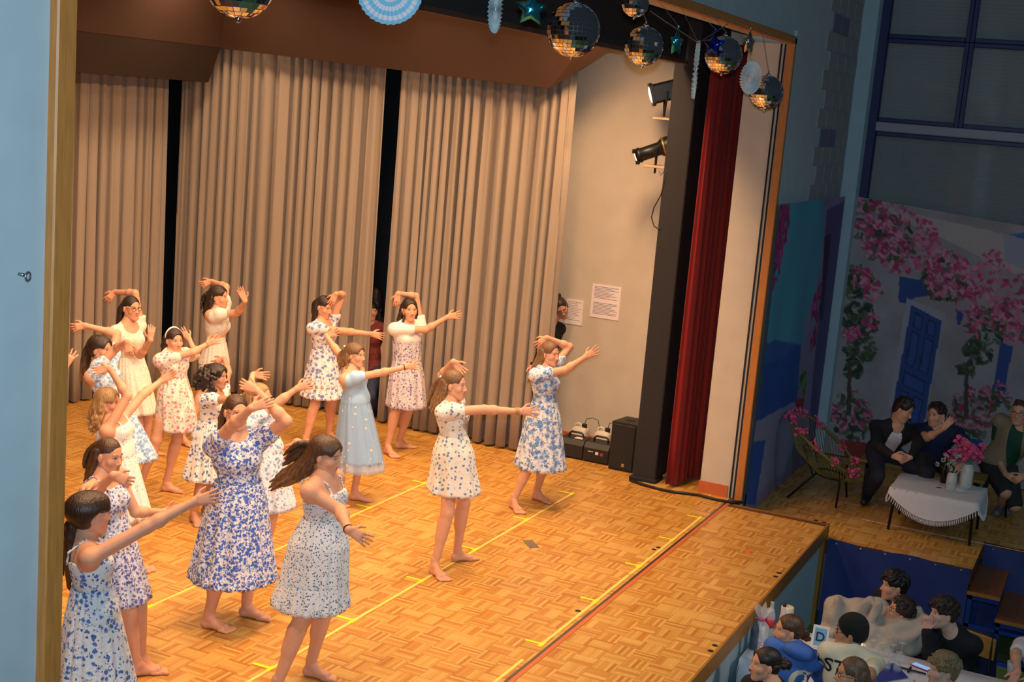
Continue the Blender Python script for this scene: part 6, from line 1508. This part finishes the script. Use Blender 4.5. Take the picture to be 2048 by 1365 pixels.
# ---- lettering laid on the clothes
from mathutils.bvhtree import BVHTree
def lettering(txt, size, target, origin, right, up, m, parent, name, off=.0025, font_scale=(1, 1)):
    cu = bpy.data.curves.new('txt', 'FONT'); cu.body = txt; cu.size = size; cu.align_x = 'CENTER'; cu.align_y = 'CENTER'; cu.resolution_u = 3; cu.offset = size*.018
    ob = bpy.data.objects.new('txt', cu); COL.objects.link(ob); dg = bpy.context.evaluated_depsgraph_get(); dg.update(); me = bpy.data.meshes.new_from_object(ob.evaluated_get(dg)); bpy.data.objects.remove(ob)
    import bmesh as _b
    bm_ = _b.new(); bm_.from_mesh(me); _b.ops.triangulate(bm_, faces=bm_.faces[:]); _b.ops.subdivide_edges(bm_, edges=[x for x in bm_.edges if x.calc_length() > size*.12], cuts=2, use_grid_fill=True); bm_.to_mesh(me); bm_.free()
    n = np.cross(right, up); v = np.zeros(len(me.vertices)*3); me.vertices.foreach_get('co', v); v = v.reshape(-1, 3)
    W_ = np.array(origin)+v[:, :1]*font_scale[0]*right+v[:, 1:2]*font_scale[1]*up
    if target is not None:
        vs = [tuple(p.co) for p in target.data.vertices]; ps = [tuple(p.vertices) for p in target.data.polygons]; tree = BVHTree.FromPolygons(vs, ps)
        for i in range(len(W_)):
            hit = tree.ray_cast(Vector(W_[i]+n*.4), Vector(-n))
            if hit[0] is not None: W_[i] = np.array(hit[0])+n*off
    me.vertices.foreach_set('co', W_.reshape(-1)); me.materials.clear(); me.materials.append(m); me.update()
    o = bpy.data.objects.new(name, me); COL.objects.link(o)
    if parent: o.parent = parent
    return o
M_print_blk = mat('black_print', srgb(24, 24, 26), .8); M_print_crm = mat('cream_print', srgb(222, 214, 190), .8)
def back_lettering(r, J, shirt, txt, size, dz, m, fs=(1, 1), dx=0.0, nm='lettering'):
    t = [c for c in r.children if c.name.startswith(shirt)][0]; h = J['h']; U = unit(J['N']-J['P']); vw = -unit((J['N']+J['G']-CAM)*np.array([1, 1, 0])); n = perp(vw*.7-J['fw']*.7, U); rt = np.cross(U, n); o = J['N']-U*dz*h+n*.05+rt*dx
    return lettering(txt, size, t, o, rt, U, m, r, nm)
back_lettering(r5, J5, 'shirt', 'AST', .14, .075, M_print_blk, dx=-.09)
back_lettering(r6, J6, 'shirt', '0', .24, .13, M_print_crm, dx=.12)

# ---- things on the table
M_frame_w = mat('white_sign_frame', srgb(232, 232, 236), .5); M_sign_b = mat('light_blue_card', srgb(120, 180, 214), .6, noise=.03)
p = onz(1637, 1297, TZ); sg = empty('table_sign', (p[0], p[1], TZ), 'white framed table sign with the letter D on light blue', 'sign'); face = -unit((p-CAM)*np.array([1, 1, 0])); face = unit(face+np.array([0, .15, 0])); sgr = np.cross(UPZ, face); hs_, ws_ = .17, .062
def slab(mb, w, h0, h1, t0, t1): 
    V = [sgr*a+UPZ*b+face*c+(-face*.18*b) for a in (-w, w) for b in (h0, h1) for c in (t0, t1)]; mb.add(V, [(0, 1, 3, 2), (4, 6, 7, 5), (0, 4, 5, 1), (2, 3, 7, 6), (0, 2, 6, 4), (1, 5, 7, 3)]); return mb
slab(MB(), ws_, 0, hs_, -.008, .004).build('frame', M_frame_w, sg); slab(MB(), ws_-.016, .016, hs_-.016, .003, .0055).build('card', M_sign_b, sg)
upn = unit(UPZ-face*.18); lettering('D', .10, None, face*.0068+(UPZ-face*.18)*.085, sgr, upn, mat('navy_letter', srgb(20, 40, 80), .7), sg, 'letter')
slab(MB(), .02, 0, .10, -.05, -.044).build('stand', M_frame_w, sg)
M_pet, N_, L_, b_ = new_mat('clear_plastic'); b_.inputs['Base Color'].default_value = (.82, .86, .9, 1); b_.inputs['Roughness'].default_value = .08; b_.inputs['Alpha'].default_value = .38; b_.inputs['Specular IOR Level'].default_value = 1.0
M_redlab = mat('red_bottle_label', srgb(196, 50, 60), .5); M_dkbottle = mat('slate_bottle', srgb(70, 84, 104), .2, noise=.06)
p = onz(1506, 1298, TZ); bottle((p[0], p[1], TZ), 'slate blue bottle at the stage end of the table', M_dkbottle, 1.05)
p = onz(1534, 1275, TZ); bottle((p[0]+.05, p[1], TZ), 'clear bottle with a red label behind the girl in the hoodie', M_pet, 1.15, None, lab=M_redlab)
p = onz(1547, 1282, TZ); bottle((p[0]+.16, p[1]-.02, TZ), 'clear bottle with a low red label nearer the letter sign', M_pet, 1.05, M_black_plastic, lab=M_redlab)
p = onz(1522, 1286, TZ); gb = empty('gift_bag', (p[0]+.02, p[1]+.02, TZ), 'cellophane gift bag tied with a magenta ribbon', 'gift bag'); rg = np.random.default_rng(5); V = []; n_ = 18
for k, (r_, z_) in enumerate(((.055, 0), (.065, .06), (.055, .13), (.018, .18), (.045, .23), (.07, .28))):
    for j in range(n_): rr = r_*(1+.16*rg.normal()); V.append((rr*math.cos(2*math.pi*j/n_), rr*math.sin(2*math.pi*j/n_), z_+(.02*rg.normal() if k == 5 else 0)))
MB().add(V, [(i*n_+j, i*n_+(j+1) % n_, (i+1)*n_+(j+1) % n_, (i+1)*n_+j) for i in range(5) for j in range(n_)]).build('cellophane', M_pet, gb)
MB().tube([(.024*math.cos(t), .024*math.sin(t), .18) for t in np.linspace(0, 6.28, 14)], .008, 6).build('ribbon', mat('magenta_ribbon', srgb(200, 20, 120), .5), gb, True); MB().bbox_bev((-.035, -.035, .0), (.035, .035, .12), .01).build('contents', M_frame_w, gb)
# cream pillar candle behind the girl in the hoodie
p = onz(1562, 1262, TZ); cd = empty('pillar_candle', (p[0]+.15, p[1], TZ), 'thick cream candle jar standing against the stage front', 'candle'); MB().lathe([(.05, 0), (.052, .01), (.052, .15), (.047, .155), (.0, .150)], (0, 0, 0), seg=20).build('wax', mat('cream_wax', srgb(226, 220, 190), .5), cd, True); MB().tube([(0, 0, .15), (.002, 0, .165)], .0025, 5).build('wick', M_cable, cd)
# tealight
p = onz(1722, 1301, TZ); tl_ = empty('tealight', (p[0], p[1], TZ), 'small burning tea light in a glass beside the wine glasses', 'candle'); MB().lathe([(.03, 0), (.036, .05), (.034, .05), (.028, .004)], (0, 0, 0), seg=18).build('glass_cup', M_glassy, tl_, True); MB().lathe([(.02, .004), (.02, .02), (0, .021)], (0, 0, 0), seg=14).build('wax', MATS['cream_wax'], tl_)
MB().lathe([(.001, .022), (.0055, .032), (.003, .046), (0, .054)], (0, 0, 0), seg=10).build('flame', mat('flame', (1, .6, .2), .5, emit=(1, .55, .18), estr=30), tl_, True)
# wine glasses upside down
def glass(x, y, label):
    e = empty('wine_glass', (x, y, TZ), label, 'glass', 'upturned wine glasses on the table'); MB().lathe([(.026, 0), (.030, .035), (.026, .065), (.010, .085), (.004, .092), (.0035, .15), (.008, .155), (.028, .158), (.028, .160), (0, .162)], (0, 0, 0), seg=18).build('bowl', M_glassy, e, True)
rg = np.random.default_rng(9)
for x, y in ((1734, 1292), (1754, 1296), (1774, 1300), (1742, 1307), (1762, 1311), (1782, 1316), (1800, 1312), (1752, 1323), (1772, 1328), (1793, 1332)):
    p = onz(x, y+14, TZ); glass(p[0], p[1], 'upturned wine glass in the cluster beside the blue napkin')
nq = [onz(x, y, TZ+.004) for x, y in ((1728, 1332), (1790, 1328), (1816, 1356), (1746, 1368))]; c = sum(nq)/4; o = MB().add([v-c for v in nq]+[v-c+np.array([0, 0, .004]) for v in nq], [(3, 2, 1, 0), (4, 5, 6, 7), (0, 1, 5, 4), (1, 2, 6, 5), (2, 3, 7, 6), (3, 0, 4, 7)]).build('napkin', mat('blue_napkin', srgb(44, 60, 150), .8, noise=.05)); o.location = c; tag(o, 'dark blue paper napkin spread under the wine glasses', 'napkin')
p = onz(1842, 1336, TZ); ph = empty('smartphone', (p[0], p[1], TZ+.002), 'smartphone lying face up with a lit screen', 'phone'); ph.rotation_euler = (0, 0, 1.2)
MB().bbox_bev((-.075, -.036, 0), (.075, .036, .009), .003).build('case', mat('pink_phone_case', srgb(170, 60, 90), .5), ph); MB().box((-.068, -.031, .009), (.068, .031, .0096)).build('screen', mat('phone_screen', (.3, .5, .9), .2, emit=(.35, .55, .95), estr=.55), ph)
sa = onz(1795, 1334, TZ+.012); sb = onz(1852, 1349, TZ+.012); st2 = empty('selfie_stick', sa, 'thin black selfie stick lying across the white paper', 'selfie stick'); MB().tube([(0, 0, 0), sb-sa], .008, 8).build('rod', M_black_plastic, st2, True); c = (sb-sa)*.42; dd = perp(np.array([1.0, 0, 0]), unit(sb-sa)); MB().tube([c-dd*.045, c+dd*.05], .010, 8).build('crosspiece', M_black_plastic, st2, True)
p = onz(2022, 1352, TZ); cu_ = empty('plastic_cup', (p[0], p[1], TZ), 'clear plastic cup beside the bent arm', 'cup'); MB().lathe([(.03, 0), (.042, .11), (.040, .11), (.028, .004)], (0, 0, 0), seg=18).build('cup_wall', M_pet, cu_, True)
